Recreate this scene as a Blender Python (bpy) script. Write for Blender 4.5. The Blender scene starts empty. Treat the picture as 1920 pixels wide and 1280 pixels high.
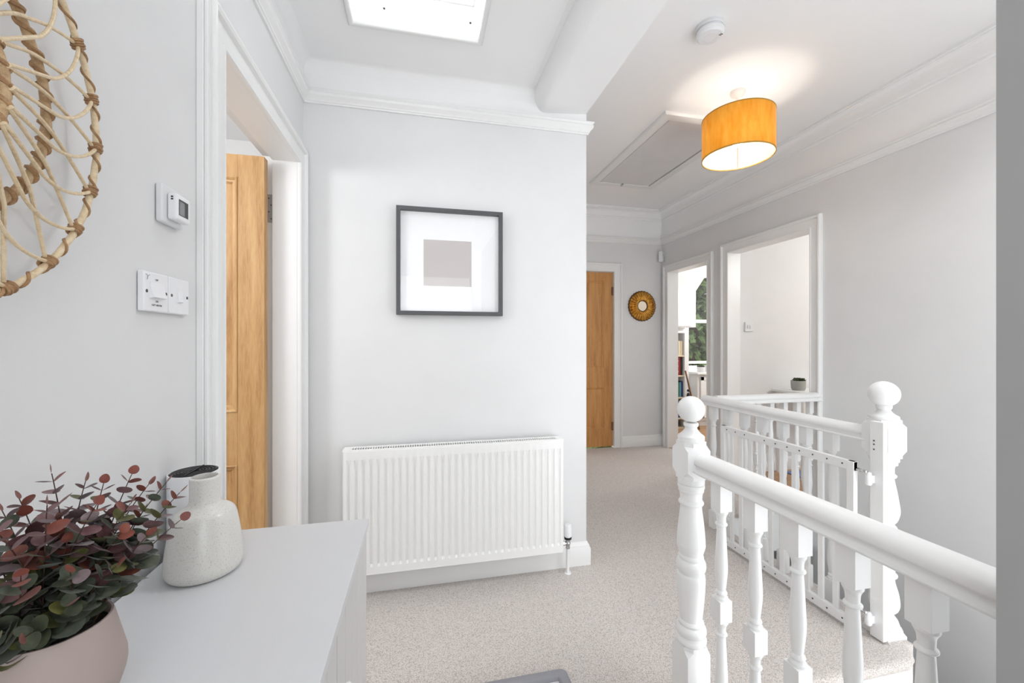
import bpy, bmesh, math, random
from mathutils import Vector, Matrix
PI = math.pi
scene = bpy.context.scene
COL = scene.collection
random.seed(7)

# ------------------------------------------------------------------ camera
cam_d = bpy.data.cameras.new('camera'); cam = bpy.data.objects.new('camera', cam_d); COL.objects.link(cam)
cam.location = (0, 0, 1.2)
cam.rotation_euler = (PI/2, 0, -math.atan(170/767))
cam_d.sensor_width = 36; cam_d.lens = 36*767/1920; cam_d.clip_start = 0.02
scene.camera = cam

# ------------------------------------------------------------------ world, exposure, daylight and added fill lights
scene.view_settings.view_transform = 'Standard'; scene.view_settings.look = 'None'
scene.view_settings.gamma = 1.0; scene.view_settings.use_curve_mapping = False
scene.view_settings.exposure = 0.43
w = bpy.data.worlds.new('sky'); scene.world = w; w.use_nodes = True
bg = w.node_tree.nodes['Background']; bg.inputs[0].default_value = (0.93, 0.96, 1.0, 1); bg.inputs[1].default_value = 1.2

def light(name, kind, loc, power, color=(1, 1, 1), rot=(0, 0, 0), size=0.2, size_y=None):
    d = bpy.data.lights.new(name, kind); d.energy = power; d.color = color
    if kind == 'AREA':
        d.size = size
        if size_y: d.shape = 'RECTANGLE'; d.size_y = size_y
    elif kind == 'POINT': d.shadow_soft_size = size
    o = bpy.data.objects.new(name, d); o.location = loc; o.rotation_euler = rot; COL.objects.link(o); return o
light('daylight_skylight', 'AREA', (-0.02, 1.2, 2.95), 14, (0.95, 0.975, 1.0), (0, 0, 0), 0.5, 1.0)
light('fill_landing', 'AREA', (0.12, -1.35, 1.35), 7, (0.97, 0.985, 1.0), (math.radians(118), 0, 0), 1.1, 1.7)  # added fill behind the camera, tilted up to brighten the ceilings
light('fill_stair_rooflight', 'AREA', (1.85, 0.72, 3.0), 22, (0.96, 0.98, 1.0), (0, 0, 0), 1.3, 0.4)  # added fill above the made-up rooflight, brightens hall and stairs
light('fill_study', 'POINT', (4.4, 4.2, 2.1), 28, (1, 0.98, 0.95), size=0.18)  # added fill for the study, spills into the hall; no fitting modelled
light('fill_side_room', 'POINT', (4.3, 1.8, 2.1), 32, (1, 0.98, 0.95), size=0.12)  # added unseen fill, brightens the side room and the hall through its doorway
light('fill_left_room', 'POINT', (-1.6, 1.0, 1.9), 30, (0.98, 0.99, 1), size=0.2)  # added unseen fill for the room behind the pine door
light('fill_stair_window', 'AREA', (1.85, 0.06, 0.65), 14, (0.98, 0.99, 1.0), (PI/2+0.42, 0, 0), 1.5, 2.9)  # added fill outside the made-up stair window, tilted up to the hall ceiling

# ------------------------------------------------------------------ materials
def new_mat(name):
    m = bpy.data.materials.new(name); m.use_nodes = True
    nt = m.node_tree; return m, nt, nt.nodes['Principled BSDF']
def lin(c):
    return tuple(((x/255)/12.92 if x/255 <= 0.04045 else (((x/255)+0.055)/1.055)**2.4) for x in c)+(1,)
def noise_of(nt, scale, detail=2, rough=0.5, coord='Object', sc=(1, 1, 1)):
    tc = nt.nodes.new('ShaderNodeTexCoord'); mp = nt.nodes.new('ShaderNodeMapping'); mp.inputs['Scale'].default_value = sc
    nt.links.new(tc.outputs[coord], mp.inputs[0])
    n = nt.nodes.new('ShaderNodeTexNoise'); n.inputs['Scale'].default_value = scale
    n.inputs['Detail'].default_value = detail; n.inputs['Roughness'].default_value = rough
    nt.links.new(mp.outputs[0], n.inputs['Vector']); return n
def ramp(nt, src, stops):
    r = nt.nodes.new('ShaderNodeValToRGB'); el = r.color_ramp.elements
    while len(el) < len(stops): el.new(0.5)
    for e, (p, c) in zip(el, stops): e.position = p; e.color = c
    nt.links.new(src, r.inputs[0]); return r
def bump(nt, b, src, strength, dist=0.002):
    bp = nt.nodes.new('ShaderNodeBump'); bp.inputs['Strength'].default_value = strength; bp.inputs['Distance'].default_value = dist
    nt.links.new(src, bp.inputs['Height']); nt.links.new(bp.outputs[0], b.inputs['Normal'])
def plain(name, rgb, rough=0.5, var=0.03, bscale=60, bstr=0.05, metal=0, coat=0, spec=None):
    m, nt, b = new_mat(name)
    c = lin(rgb); n = noise_of(nt, 6, 3)
    r = ramp(nt, n.outputs['Fac'], [(0.3, tuple(x*(1-var) for x in c[:3])+(1,)), (0.7, tuple(min(1, x*(1+var)) for x in c[:3])+(1,))])
    nt.links.new(r.outputs[0], b.inputs['Base Color'])
    b.inputs['Roughness'].default_value = rough; b.inputs['Metallic'].default_value = metal
    if coat: b.inputs['Coat Weight'].default_value = coat; b.inputs['Coat Roughness'].default_value = 0.15
    if spec is not None: b.inputs['Specular IOR Level'].default_value = spec
    if bstr: n2 = noise_of(nt, bscale, 3); bump(nt, b, n2.outputs['Fac'], bstr)
    return m
M = {}
M['wall'] = plain('pale_grey_wall_paint', (228, 228, 228), 0.75, 0.012, 120, 0.08, spec=0.25)
M['nearwall'] = plain('shade_darkened_wall_paint', (172, 172, 172), 0.75, 0.012, 120, 0.08, spec=0.25)  # wall paint darkened, shade near the camera put into the colour
M['ceil'] = plain('white_ceiling_paint', (249, 249, 249), 0.8, 0.006, 30, 0, spec=0.2)
M['gloss'] = plain('white_gloss_wood_paint', (240, 240, 239), 0.32, 0.004, 60, 0)
M['satin'] = plain('white_satin_wood_paint', (240, 240, 240), 0.45, 0.004, 60, 0)
M['plastic'] = plain('white_plastic', (240, 240, 242), 0.35, 0.005, 50, 0)
M['plastic2'] = plain('off_white_plastic', (226, 227, 228), 0.4, 0.005, 50, 0)
M['enamel'] = plain('white_radiator_enamel', (243, 243, 241), 0.3, 0.005, 50, 0)
M['dark'] = plain('black_plastic', (22, 22, 24), 0.45, 0.05, 50, 0)
M['darkslot'] = plain('dark_slot', (40, 39, 37), 0.7, 0.05, 50, 0)
M['chrome'] = plain('chrome', (200, 200, 200), 0.18, 0.02, 50, 0, metal=1)
M['screw'] = plain('screw_steel', (90, 88, 85), 0.4, 0.02, 50, 0, metal=0.6)
M['frame'] = plain('charcoal_picture_frame', (84, 85, 86), 0.5, 0.03, 90, 0.1)
M['mat'] = plain('white_picture_mount', (252, 252, 253), 0.8, 0.002, 90, 0)
M['print'] = plain('taupe_square_print', (198, 191, 188), 0.8, 0.03, 90, 0)
M['cream'] = plain('cream_shade_lining', (250, 236, 208), 0.8, 0.02, 90, 0.1)
M['brass'] = plain('shade_trim', (176, 134, 52), 0.6, 0.05, 90, 0)
M['sideboard'] = plain('pale_grey_lacquer', (216, 217, 219), 0.42, 0.006, 90, 0.03)
M['sidebody'] = plain('pale_grey_boarding', (214, 213, 212), 0.5, 0.006, 90, 0.03)
M['hinge'] = plain('painted_steel_hinge', (176, 174, 170), 0.45, 0.02, 60, 0)
M['soil'] = plain('dark_soil', (34, 28, 22), 0.9, 0.3, 200, 1.0)
M['pot'] = plain('blush_ceramic', (172, 156, 150), 0.6, 0.02, 60, 0.05)
M['stone'] = plain('grey_stone_pot', (168, 168, 163), 0.8, 0.12, 150, 0.3)
M['succ'] = plain('succulent_green', (66, 78, 52), 0.6, 0.25, 90, 0.1)
M['stem'] = plain('plant_stem', (74, 52, 42), 0.6, 0.2, 90, 0.1)
M['greytray'] = plain('grey_tray_rim', (150, 150, 156), 0.6, 0.03, 90, 0.1)
M['blue'] = plain('blue_rug_fabric', (120, 140, 190), 0.9, 0.15, 90, 0.3)
M['charcoal'] = plain('charcoal_metal', (60, 60, 62), 0.5, 0.05, 50, 0)
M['lcd'] = plain('lcd_grey', (128, 130, 132), 0.15, 0.02, 50, 0)
M['hatch'] = plain('hatch_board', (224, 224, 225), 0.6, 0.02, 50, 0.03)

def carpet():
    m, nt, b = new_mat('beige_loop_carpet')
    v = nt.nodes.new('ShaderNodeTexVoronoi'); v.inputs['Scale'].default_value = 240
    tc = nt.nodes.new('ShaderNodeTexCoord'); nt.links.new(tc.outputs['Object'], v.inputs['Vector'])
    n = noise_of(nt, 380, 3, 0.7)
    mx = nt.nodes.new('ShaderNodeMath'); mx.operation = 'MULTIPLY_ADD'; mx.inputs[1].default_value = 0.45
    nt.links.new(v.outputs['Distance'], mx.inputs[0]); nt.links.new(n.outputs['Fac'], mx.inputs[2])
    r = ramp(nt, mx.outputs[0], [(0.42, lin((236, 230, 226))), (0.64, lin((221, 214, 209))), (0.9, lin((176, 168, 162)))])
    nt.links.new(r.outputs[0], b.inputs['Base Color']); b.inputs['Roughness'].default_value = 0.95
    b.inputs['Specular IOR Level'].default_value = 0.1; b.inputs['Sheen Weight'].default_value = 0.2
    bump(nt, b, mx.outputs[0], 0.4, -0.003); return m
M['carpet'] = carpet()
def wood(name, a, c, d, scale=(6, 6, 0.5), rough=0.45):
    m, nt, b = new_mat(name)
    n = noise_of(nt, 5, 6, 0.6, 'Object', scale); n2 = noise_of(nt, 40, 3, 0.6, 'Object', scale)
    mx = nt.nodes.new('ShaderNodeMath'); mx.operation = 'MULTIPLY_ADD'; mx.inputs[1].default_value = 0.35
    nt.links.new(n2.outputs['Fac'], mx.inputs[0]); nt.links.new(n.outputs['Fac'], mx.inputs[2])
    r = ramp(nt, mx.outputs[0], [(0.45, lin(a)), (0.65, lin(c)), (0.9, lin(d))])
    nt.links.new(r.outputs[0], b.inputs['Base Color']); b.inputs['Roughness'].default_value = rough
    bump(nt, b, n2.outputs['Fac'], 0.08); return m
M['pine'] = wood('waxed_pine', (168, 122, 72), (194, 150, 98), (208, 168, 116))
M['pine2'] = wood('darker_waxed_pine', (176, 122, 64), (200, 144, 84), (212, 158, 96))
M['oakfloor'] = wood('wooden_floorboards', (146, 110, 78), (176, 138, 102), (196, 160, 124), (0.6, 8, 6))
M['shelfwood'] = wood('pale_shelf_wood', (216, 196, 160), (232, 216, 186), (238, 224, 196))
M['brownwood'] = wood('brown_wood', (90, 60, 40), (120, 84, 56), (140, 100, 70))
M['rattan'] = wood('pale_rattan', (206, 180, 142), (226, 204, 168), (238, 220, 190), (30, 30, 30), 0.5)
M['rattan3'] = wood('tan_rattan_core', (160, 128, 90), (190, 158, 118), (210, 182, 142), (20, 20, 20), 0.5)
M['rattan2'] = wood('brown_rattan_binding', (120, 86, 56), (160, 122, 84), (186, 150, 108), (14, 14, 14), 0.55)

def speckle():
    m, nt, b = new_mat('speckled_ceramic')
    n = noise_of(nt, 420, 2, 0.6)
    r = ramp(nt, n.outputs['Fac'], [(0.28, lin((186, 181, 172))), (0.42, lin((218, 216, 210))), (1, lin((224, 222, 217)))])
    nt.links.new(r.outputs[0], b.inputs['Base Color']); b.inputs['Roughness'].default_value = 0.35
    b.inputs['Coat Weight'].default_value = 0.5; b.inputs['Coat Roughness'].default_value = 0.12
    bump(nt, b, n.outputs['Fac'], 0.1, 0.0008); return m
M['speckle'] = speckle()
def gold():
    m, nt, b = new_mat('antique_gold')
    n = noise_of(nt, 30, 4)
    r = ramp(nt, n.outputs['Fac'], [(0.3, lin((168, 112, 36))), (0.7, lin((224, 172, 84)))])
    nt.links.new(r.outputs[0], b.inputs['Base Color']); b.inputs['Metallic'].default_value = 0.85; b.inputs['Roughness'].default_value = 0.24
    return m
M['gold'] = gold()
M['golddark'] = plain('tarnished_gold_edge', (92, 62, 26), 0.5, 0.2, 50, 0.1, metal=0.5)
m, nt, b = new_mat('mirror_glass'); b.inputs['Metallic'].default_value = 1; b.inputs['Roughness'].default_value = 0.02; b.inputs['Base Color'].default_value = (0.74, 0.68, 0.58, 1)
n = noise_of(nt, 3, 1); bump(nt, b, n.outputs['Fac'], 0.02); M['mirror'] = m
def glass():
    m, nt, b = new_mat('clear_pane'); nt.nodes.remove(b)
    o = nt.nodes['Material Output']; t = nt.nodes.new('ShaderNodeBsdfTransparent'); g = nt.nodes.new('ShaderNodeBsdfGlossy')
    g.inputs['Roughness'].default_value = 0.02; f = nt.nodes.new('ShaderNodeValue'); f.outputs[0].default_value = 0.045
    x = nt.nodes.new('ShaderNodeMixShader'); nt.links.new(f.outputs[0], x.inputs[0]); nt.links.new(t.outputs[0], x.inputs[1]); nt.links.new(g.outputs[0], x.inputs[2])
    nt.links.new(x.outputs[0], o.inputs[0]); return m
M['glass'] = glass()
def acrylic():
    m, nt, b = new_mat('opal_acrylic_sheet'); n = noise_of(nt, 20, 2)
    r = ramp(nt, n.outputs['Fac'], [(0.3, (0.88, 0.88, 0.88, 1)), (0.7, (0.92, 0.92, 0.92, 1))])
    o = nt.nodes['Material Output']; t = nt.nodes.new('ShaderNodeBsdfTranslucent'); x = nt.nodes.new('ShaderNodeMixShader'); x.inputs[0].default_value = 0.6
    nt.links.new(r.outputs[0], b.inputs['Base Color']); nt.links.new(r.outputs[0], t.inputs[0]); b.inputs['Roughness'].default_value = 0.4
    nt.links.new(b.outputs[0], x.inputs[1]); nt.links.new(t.outputs[0], x.inputs[2]); nt.links.new(x.outputs[0], o.inputs[0]); return m
M['acrylic'] = acrylic()
def shade_mat():
    m, nt, b = new_mat('mustard_velvet')
    n = noise_of(nt, 26, 4, 0.6, 'Object', (1, 1, 0.25))
    r = ramp(nt, n.outputs['Fac'], [(0.35, lin((234, 164, 40))), (0.7, lin((246, 194, 82)))])
    o = nt.nodes['Material Output']; tr = nt.nodes.new('ShaderNodeBsdfTranslucent'); x = nt.nodes.new('ShaderNodeMixShader'); x.inputs[0].default_value = 0.42
    nt.links.new(r.outputs[0], b.inputs['Base Color']); nt.links.new(r.outputs[0], tr.inputs[0])
    b.inputs['Roughness'].default_value = 0.6; b.inputs['Sheen Weight'].default_value = 0.5; b.inputs['Sheen Roughness'].default_value = 0.3
    nt.links.new(b.outputs[0], x.inputs[1]); nt.links.new(tr.outputs[0], x.inputs[2]); nt.links.new(x.outputs[0], o.inputs[0]); return m
M['shade'] = shade_mat()
m, nt, b = new_mat('lit_bulb'); b.inputs['Emission Color'].default_value = (1, 0.86, 0.66, 1); b.inputs['Emission Strength'].default_value = 12; M['bulb'] = m
def leafmat(name, a, c):
    m, nt, b = new_mat(name); n = noise_of(nt, 70, 3)
    r = ramp(nt, n.outputs['Fac'], [(0.35, lin(a)), (0.65, lin(c))]); nt.links.new(r.outputs[0], b.inputs['Base Color'])
    b.inputs['Roughness'].default_value = 0.5; b.inputs['Sheen Weight'].default_value = 0.15; return m
LEAF = [leafmat('plum_leaf', (98, 60, 62), (124, 88, 90)), leafmat('rust_leaf', (112, 52, 42), (134, 70, 54)),
        leafmat('mauve_grey_leaf', (114, 96, 98), (142, 126, 128)), leafmat('olive_leaf', (80, 82, 34), (108, 106, 50)),
        leafmat('dark_green_leaf', (44, 52, 36), (72, 78, 56)), leafmat('grey_green_leaf', (72, 82, 68), (100, 106, 90))]
M['conifer'] = leafmat('conifer_green', (74, 108, 56), (176, 200, 132))
M['bark'] = plain('bark', (90, 70, 54), 0.9, 0.3, 60, 0.6)
M['grass'] = plain('garden_grass', (92, 116, 62), 0.9, 0.2, 60, 0.3)

# ------------------------------------------------------------------ geometry helpers
class MB:
    def __init__(s): s.v = []; s.f = []; s.m = []
    def add(s, vs, fs, mi=0):
        o = len(s.v); s.v += [tuple(p) for p in vs]
        for f in fs: s.f.append([o+i for i in f]); s.m.append(mi)
        return s
    def box(s, x0, x1, y0, y1, z0, z1, mi=0):
        return s.add([(x0, y0, z0), (x1, y0, z0), (x1, y1, z0), (x0, y1, z0), (x0, y0, z1), (x1, y0, z1), (x1, y1, z1), (x0, y1, z1)],
                     [(0, 3, 2, 1), (4, 5, 6, 7), (0, 1, 5, 4), (1, 2, 6, 5), (2, 3, 7, 6), (3, 0, 4, 7)], mi)
    def lathe(s, prof, c=(0, 0, 0), axis='z', seg=32, mi=0, cap=True):
        vs = []; fs = []; n = len(prof)
        for r, h in prof:
            for k in range(seg):
                a = 2*PI*k/seg; p = (r*math.cos(a), r*math.sin(a), h)
                if axis == 'y': p = (p[0], h, p[1])
                if axis == 'x': p = (h, p[0], p[1])
                vs.append((c[0]+p[0], c[1]+p[1], c[2]+p[2]))
        for i in range(n-1):
            for k in range(seg):
                k2 = (k+1) % seg; fs.append((i*seg+k, i*seg+k2, (i+1)*seg+k2, (i+1)*seg+k))
        if cap: fs.append(tuple(range(seg))[::-1]); fs.append(tuple((n-1)*seg+k for k in range(seg)))
        return s.add(vs, fs, mi)
    def tube(s, pts, r, seg=8, mi=0, closed=False):
        pts = [Vector(p) for p in pts]; n = len(pts); rr = r if isinstance(r, (list, tuple)) else [r]*n
        vs = []; fs = []; up = None
        for i in range(n):
            if closed: t = pts[(i+1) % n]-pts[i-1]
            else: t = pts[min(i+1, n-1)]-pts[max(i-1, 0)]
            t.normalize()
            if up is None: up = t.orthogonal().normalized()
            else:
                up = up-t*up.dot(t)
                up = up.normalized() if up.length > 1e-6 else t.orthogonal().normalized()
            bn = t.cross(up)
            for k in range(seg):
                a = 2*PI*k/seg; vs.append(pts[i]+(up*math.cos(a)+bn*math.sin(a))*rr[i])
        for i in range(n if closed else n-1):
            j = (i+1) % n
            for k in range(seg):
                k2 = (k+1) % seg; fs.append((i*seg+k, i*seg+k2, j*seg+k2, j*seg+k))
        if not closed: fs.append(tuple(range(seg))[::-1]); fs.append(tuple((n-1)*seg+k for k in range(seg)))
        return s.add(vs, fs, mi)
    def sweep(s, path, nrm, prof, side=1, closed=False, mi=0):
        # profile (a: sideways in the path's plane, b: along the normal)
        P = [Vector(p) for p in path]; nrm = Vector(nrm); n = len(P); L = []
        seg = [(P[(i+1) % n]-P[i]).normalized() for i in range(n if closed else n-1)]
        lat = [nrm.cross(t)*side for t in seg]
        for i in range(n):
            if closed: a, c = lat[i-1], lat[i]
            else: a, c = lat[max(i-1, 0)], lat[min(i, n-2)]
            L.append((a+c)/(1+a.dot(c)))
        vs = []; k = len(prof); fs = []
        for i in range(n):
            for (u, v) in prof: vs.append(P[i]+L[i]*u+nrm*v)
        for i in range(n if closed else n-1):
            j = (i+1) % n
            for q in range(k):
                q2 = (q+1) % k; fs.append((i*k+q, i*k+q2, j*k+q2, j*k+q))
        if not closed: fs.append(tuple(range(k))[::-1]); fs.append(tuple((n-1)*k+q for q in range(k)))
        return s.add(vs, fs, mi)
    def prism(s, poly, z0, z1, mi=0):
        n = len(poly); vs = [(x, y, z0) for x, y in poly]+[(x, y, z1) for x, y in poly]
        fs = [tuple(range(n))[::-1], tuple(range(n, 2*n))]+[(i, (i+1) % n, n+(i+1) % n, n+i) for i in range(n)]
        return s.add(vs, fs, mi)
    def sphere(s, c, r, seg=24, rings=14, mi=0, sz=1):
        prof = [(max(r*math.sin(PI*i/rings), 1e-5), -r*sz*math.cos(PI*i/rings)) for i in range(rings+1)]
        return s.lathe(prof, c, 'z', seg, mi)
    def build(s, name, mat, parent=None, bevel=0, angle=40, bseg=2):
        off = Vector((0, 0, 0)); p = parent
        while p is not None: off += Vector(p.location); p = p.parent
        me = bpy.data.meshes.new(name); me.from_pydata([Vector(v)-off for v in s.v], [], s.f)
        mats = mat if isinstance(mat, (list, tuple)) else [mat]
        for x in mats: me.materials.append(x)
        if len(mats) > 1: me.polygons.foreach_set('material_index', s.m)
        b = bmesh.new(); b.from_mesh(me); bmesh.ops.recalc_face_normals(b, faces=b.faces); b.to_mesh(me); b.free()
        me.polygons.foreach_set('use_smooth', [True]*len(me.polygons)); me.set_sharp_from_angle(angle=math.radians(angle))
        o = bpy.data.objects.new(name, me); COL.objects.link(o); o.parent = parent
        if bevel:
            md = o.modifiers.new('edge', 'BEVEL'); md.width = bevel; md.segments = bseg; md.limit_method = 'ANGLE'; md.angle_limit = math.radians(50); md.harden_normals = True
        return o
def tag(o, label, cat, group=None, kind=None):
    if label: o['label'] = label
    if cat: o['category'] = cat
    if group: o['group'] = group
    if kind: o['kind'] = kind
    return o
def thing(name, loc, label, cat, group=None):
    o = bpy.data.objects.new(name, None); o.empty_display_size = 0.05; o.location = loc; COL.objects.link(o)
    return tag(o, label, cat, group)
def struct(o, label=None):
    o['kind'] = 'structure'
    if label: o['label'] = label
    return o
def struct_empty(name, loc, label):
    o = bpy.data.objects.new(name, None); o.empty_display_size = 0.05; o.location = loc; COL.objects.link(o); return struct(o, label)
def copy_part(o, parent, loc):
    c = o.copy(); COL.objects.link(c); c.parent = parent; c.location = loc; return c

# ------------------------------------------------------------------ dimensions
XL, XF, YF = -0.538, 0.872, 2.075      # left wall, free end of the facing wall, facing wall
XR, YB = 2.73, 4.27                    # right wall, far wall
YBACK = -1.45
LOW = -2.6
# ------------------------------------------------------------------ floor
f = MB()
f.box(XL-0.02, 0.925, YBACK, YF+0.02, -0.22, 0)
f.box(0.925, XF+0.0, YF, YF+0.01, -0.22, -0.01)
f.v = f.v[:8]; f.f = f.f[:6]; f.m = f.m[:6]
f.box(0.925, 1.905, 1.24, YB+0.02, -0.22, 0)
f.box(1.905, XR+0.02, 2.40, YB+0.02, -0.22, 0)
f.box(XF-0.3, 0.925, YF+0.02, YB+0.02, -0.22, 0)
struct(f.build('floor', M['carpet']), 'beige loop-pile carpet of the landing and hall')
# stair
st = thing('staircase', (1.4, 1.0, -0.19), 'carpeted stairs dropping from the landing beside the gate post', 'stairs')
nz = MB(); pr = [(0.0, -0.036), (0.0, 0.0015), (-0.04, 0.0015)]
prof = [(0, 0.0015), (0.048, 0.0015)]+[(0.048+0.022*math.sin(PI*k/10), -0.0205+0.022*math.cos(PI*k/10)) for k in range(1, 10)]+[(0.048, -0.0425), (0, -0.0425)]
path = [(0.925, 1.242, 0), (1.775, 1.242, 0), (1.80, 1.252, 0), (1.825, 1.28, 0), (1.832, 1.31, 0)]
nz.sweep(path, (0, 0, 1), prof, side=-1); nz.build('nosing', M['carpet'], st)
tr = MB()
for i in range(1, 3): tr.box(0.925, 1.86, 1.24-0.25*i, 1.24-0.25*(i-1)+0.0, -0.19*i-0.1, -0.19*i)
tr.box(0.925, 2.0, 0.42, 0.74, -0.67, -0.57)
for i in range(3): tr.box(2.0+0.24*i, 2.0+0.24*(i+1), 0.42, 1.2, -0.86-0.19*i, -0.76-0.19*i)
for i in range(6): tr.box(1.92, XR, 1.2+0.24*i, 1.44+0.24*i, -1.43-0.19*i, -1.33-0.19*i)
tr.build('tread', M['carpet'], st, bevel=0.012)
rs = MB(); rs.box(0.925, 1.62, 1.225, 1.24, -0.2, -0.04); rs.box(0.925, 1.86, 0.975, 0.99, -0.39, -0.2); rs.box(0.925, 1.86, 0.725, 0.74, -0.58, -0.39)
rs.build('riser', M['carpet'], st)
wp = MB(); wp.box(1.62, 1.865, 1.215, 1.26, -0.24, -0.043); wp.box(1.83, 1.865, 0.42, 1.215, -0.75, -0.3)
wp.build('string', M['gloss'], st, bevel=0.003)
tm = MB(); tm.box(1.895, 1.915, 1.33, 2.41, -0.26, -0.004); tm.box(1.905, XR, 2.388, 2.402, -0.26, -0.004); tm.box(0.915, 0.935, 0.42, 1.16, -0.26, -0.004)
struct(tm.build('trim_1', M['gloss'], bevel=0.002), 'white apron boards round the stairwell')

# ------------------------------------------------------------------ walls
def wallbox(name, boxes, mat=None, label=None):
    b = MB()
    for x in boxes: b.box(*x)
    return struct(b.build(name, mat or M['wall']), label)
T = 0.142
wallbox('wall_left', [(XL-T, XL, YBACK, 1.245, 0, 2.72), (XL-T, XL, 1.997, YF, 0, 2.72), (XL-T, XL, 1.245, 1.997, 2.015, 2.72)], label='left wall with switches and the pine door opening')
wallbox('wall_back', [(XL-T, XF, YF, YB+0.12, 0, 2.8)], label='pale wall facing the camera behind the radiator')
wallbox('wall_far', [(XF, 1.35, YB, YB+0.12, 0, 2.8), (2.14, XR+0.12, YB, YB+0.12, 0, 2.8), (1.35, 2.14, YB, YB+0.12, 2.0, 2.8)], label='end wall of the hall with round mirror')
D1 = (3.486, 4.13, 1.98); D2 = (2.404, 3.202, 2.005)
wallbox('wall_right', [(XR, XR+0.12, 0.3, D2[0]-0.02, LOW, 2.8), (XR, XR+0.12, D2[0]-0.02, D2[1]+0.02, D2[2]+0.02, 2.8), (XR, XR+0.12, D2[1]+0.02, D1[0]-0.02, LOW, 2.8),
        (XR, XR+0.12, D1[0]-0.02, D1[1]+0.02, D1[2]+0.02, 2.8), (XR, XR+0.12, D1[1]+0.02, YB+0.12, LOW, 2.8), (XR, XR+0.12, D2[0]-0.02, D2[1]+0.02, LOW, -0.01), (XR, XR+0.12, D1[0]-0.02, D1[1]+0.02, LOW, -0.01)], label='right hall wall with two doorways')
SWX = (1.05, 2.62, -0.75, 2.25)  # opening for the added stair window, cut to let fill light in
wallbox('wall_near', [(0.80, 0.92, YBACK, 0.42, LOW, 2.8), (0.92, SWX[0], 0.30, 0.42, LOW, 2.8), (SWX[1], XR, 0.30, 0.42, LOW, 2.8), (SWX[0], SWX[1], 0.30, 0.42, LOW, SWX[2]), (SWX[0], SWX[1], 0.30, 0.42, SWX[3], 2.8)], M['nearwall'], 'shade-darkened wall end at the right edge of the picture')
wallbox('wall_stairwell', [(0.80, XR, 4.0, 4.12, LOW, -0.22), (0.80, 0.915, 0.42, 4.0, LOW, -0.22)], label='walls of the stairwell below the landing')
lf = MB(); lf.box(0.8, XR, 0.42, 4.1, LOW-0.1, LOW); struct(lf.build('floor_lower', M['carpet']), 'carpet at the foot of the stairs')

# ------------------------------------------------------------------ ceiling
c = MB()
SK = (-0.273, 0.243, 0.62, 1.765)   # rooflight opening
zc = 2.51
e_ = 0.012
c.box(XL-T, SK[0]-e_, YBACK, YF, zc, zc+0.12); c.box(SK[1]+e_, 0.58, YBACK, YF, zc, zc+0.12)
c.box(SK[0]-e_, SK[1]+e_, SK[3]+e_, YF, zc, zc+0.12); c.box(SK[0]-e_, SK[1]+e_, YBACK, SK[2]-e_, zc, zc+0.12)
# beam with coved near side and soffit
bp = [(0.555, zc+0.1), (0.555, zc-0.002)]
for k in range(11):
    a = k/10*PI/2; bp.append((0.578+0.054*(1-math.cos(a)), zc-0.002-0.101*math.sin(a)))
bp += [(0.638, 2.4065), (0.862, 2.425), (0.868, 2.425), (0.87, 2.80), (0.6, 2.8)]
n = len(bp); vs = [(x, YBACK, z) for x, z in bp]+[(x, YF, z) for x, z in bp]
c.add(vs, [tuple(range(n))[::-1], tuple(range(n, 2*n))]+[(i, (i+1) % n, n+(i+1) % n, n+i) for i in range(n)])
c.box(0.86, XR+0.12, 0.95, YB+0.12, 2.70, 2.82); c.box(0.86, XR+0.12, YBACK, 0.50, 2.70, 2.82); c.box(0.86, 1.15, 0.50, 0.95, 2.70, 2.82); c.box(2.55, XR+0.12, 0.50, 0.95, 2.70, 2.82)
# friezes above the picture rail are painted as ceiling
c.box(XL, XL+0.004, YBACK, YF, 2.35, zc); c.box(XL, 0.60, YF-0.004, YF+0.001, 2.35, zc+0.01); c.box(0.60, 0.64, YF-0.0035, YF+0.001, 2.35, 2.45); c.box(0.64, 0.8715, YF-0.003, YF+0.001, 2.35, 2.44)
c.box(XF, XR, YB-0.004, YB, 2.35, 2.7); c.box(XR-0.004, XR, 0.42, YB, 2.35, 2.7)
cp = [(-0.01, zc+0.01), (-0.01, zc-0.045), (0.004, zc-0.045)]+[(0.004+0.04*(1-math.cos(k/8*PI/2)), zc-0.045+0.045*math.sin(k/8*PI/2)) for k in range(9)]+[(0.044, zc+0.01)]
c.sweep([(XL, YBACK, 0), (XL, YF, 0), (0.60, YF, 0)], (0, 0, 1), cp, side=-1)
struct(c.build('ceiling', M['ceil'], angle=30), 'white ceiling with beam and white frieze')
# hall cornice cove
prof = [(-0.01, 2.585), (0.006, 2.585)]
prof += [(0.006, 2.592), (0.012, 2.596), (0.012, 2.604), (0.010, 2.612), (0.020, 2.616), (0.022, 2.626)]
for k in range(7):
    a = k/6*PI/2; prof.append((0.024+0.05*(1-math.cos(a)), 2.634+0.045*math.sin(a)))
prof += [(0.082, 2.679), (0.084, 2.686), (0.094, 2.687), (0.096, 2.705), (-0.01, 2.705)]
cv = MB(); cv.sweep([(XF, YB, 0), (XR, YB, 0), (XR, 0.42, 0)], (0, 0, 1), prof, side=-1)
struct(cv.build('trim_2', M['ceil'], angle=30), 'moulded plaster cove round the hall ceiling')
# picture rail
PR = [(-0.01, 2.315), (0.008, 2.315), (0.010, 2.321), (0.014, 2.323), (0.015, 2.330), (0.020, 2.336), (0.029, 2.345), (0.031, 2.356), (0.026, 2.362), (0.030, 2.366), (0.033, 2.370), (0.033, 2.375), (-0.01, 2.375)]
pm = MB(); pm.sweep([(XL, YBACK, 0), (XL, YF, 0), (XF, YF, 0), (XF, YB, 0), (XR, YB, 0), (XR, 0.42, 0)], (0, 0, 1), PR, side=-1)
struct(pm.build('trim_3', M['gloss'], angle=30), 'white picture rail moulding')
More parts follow.
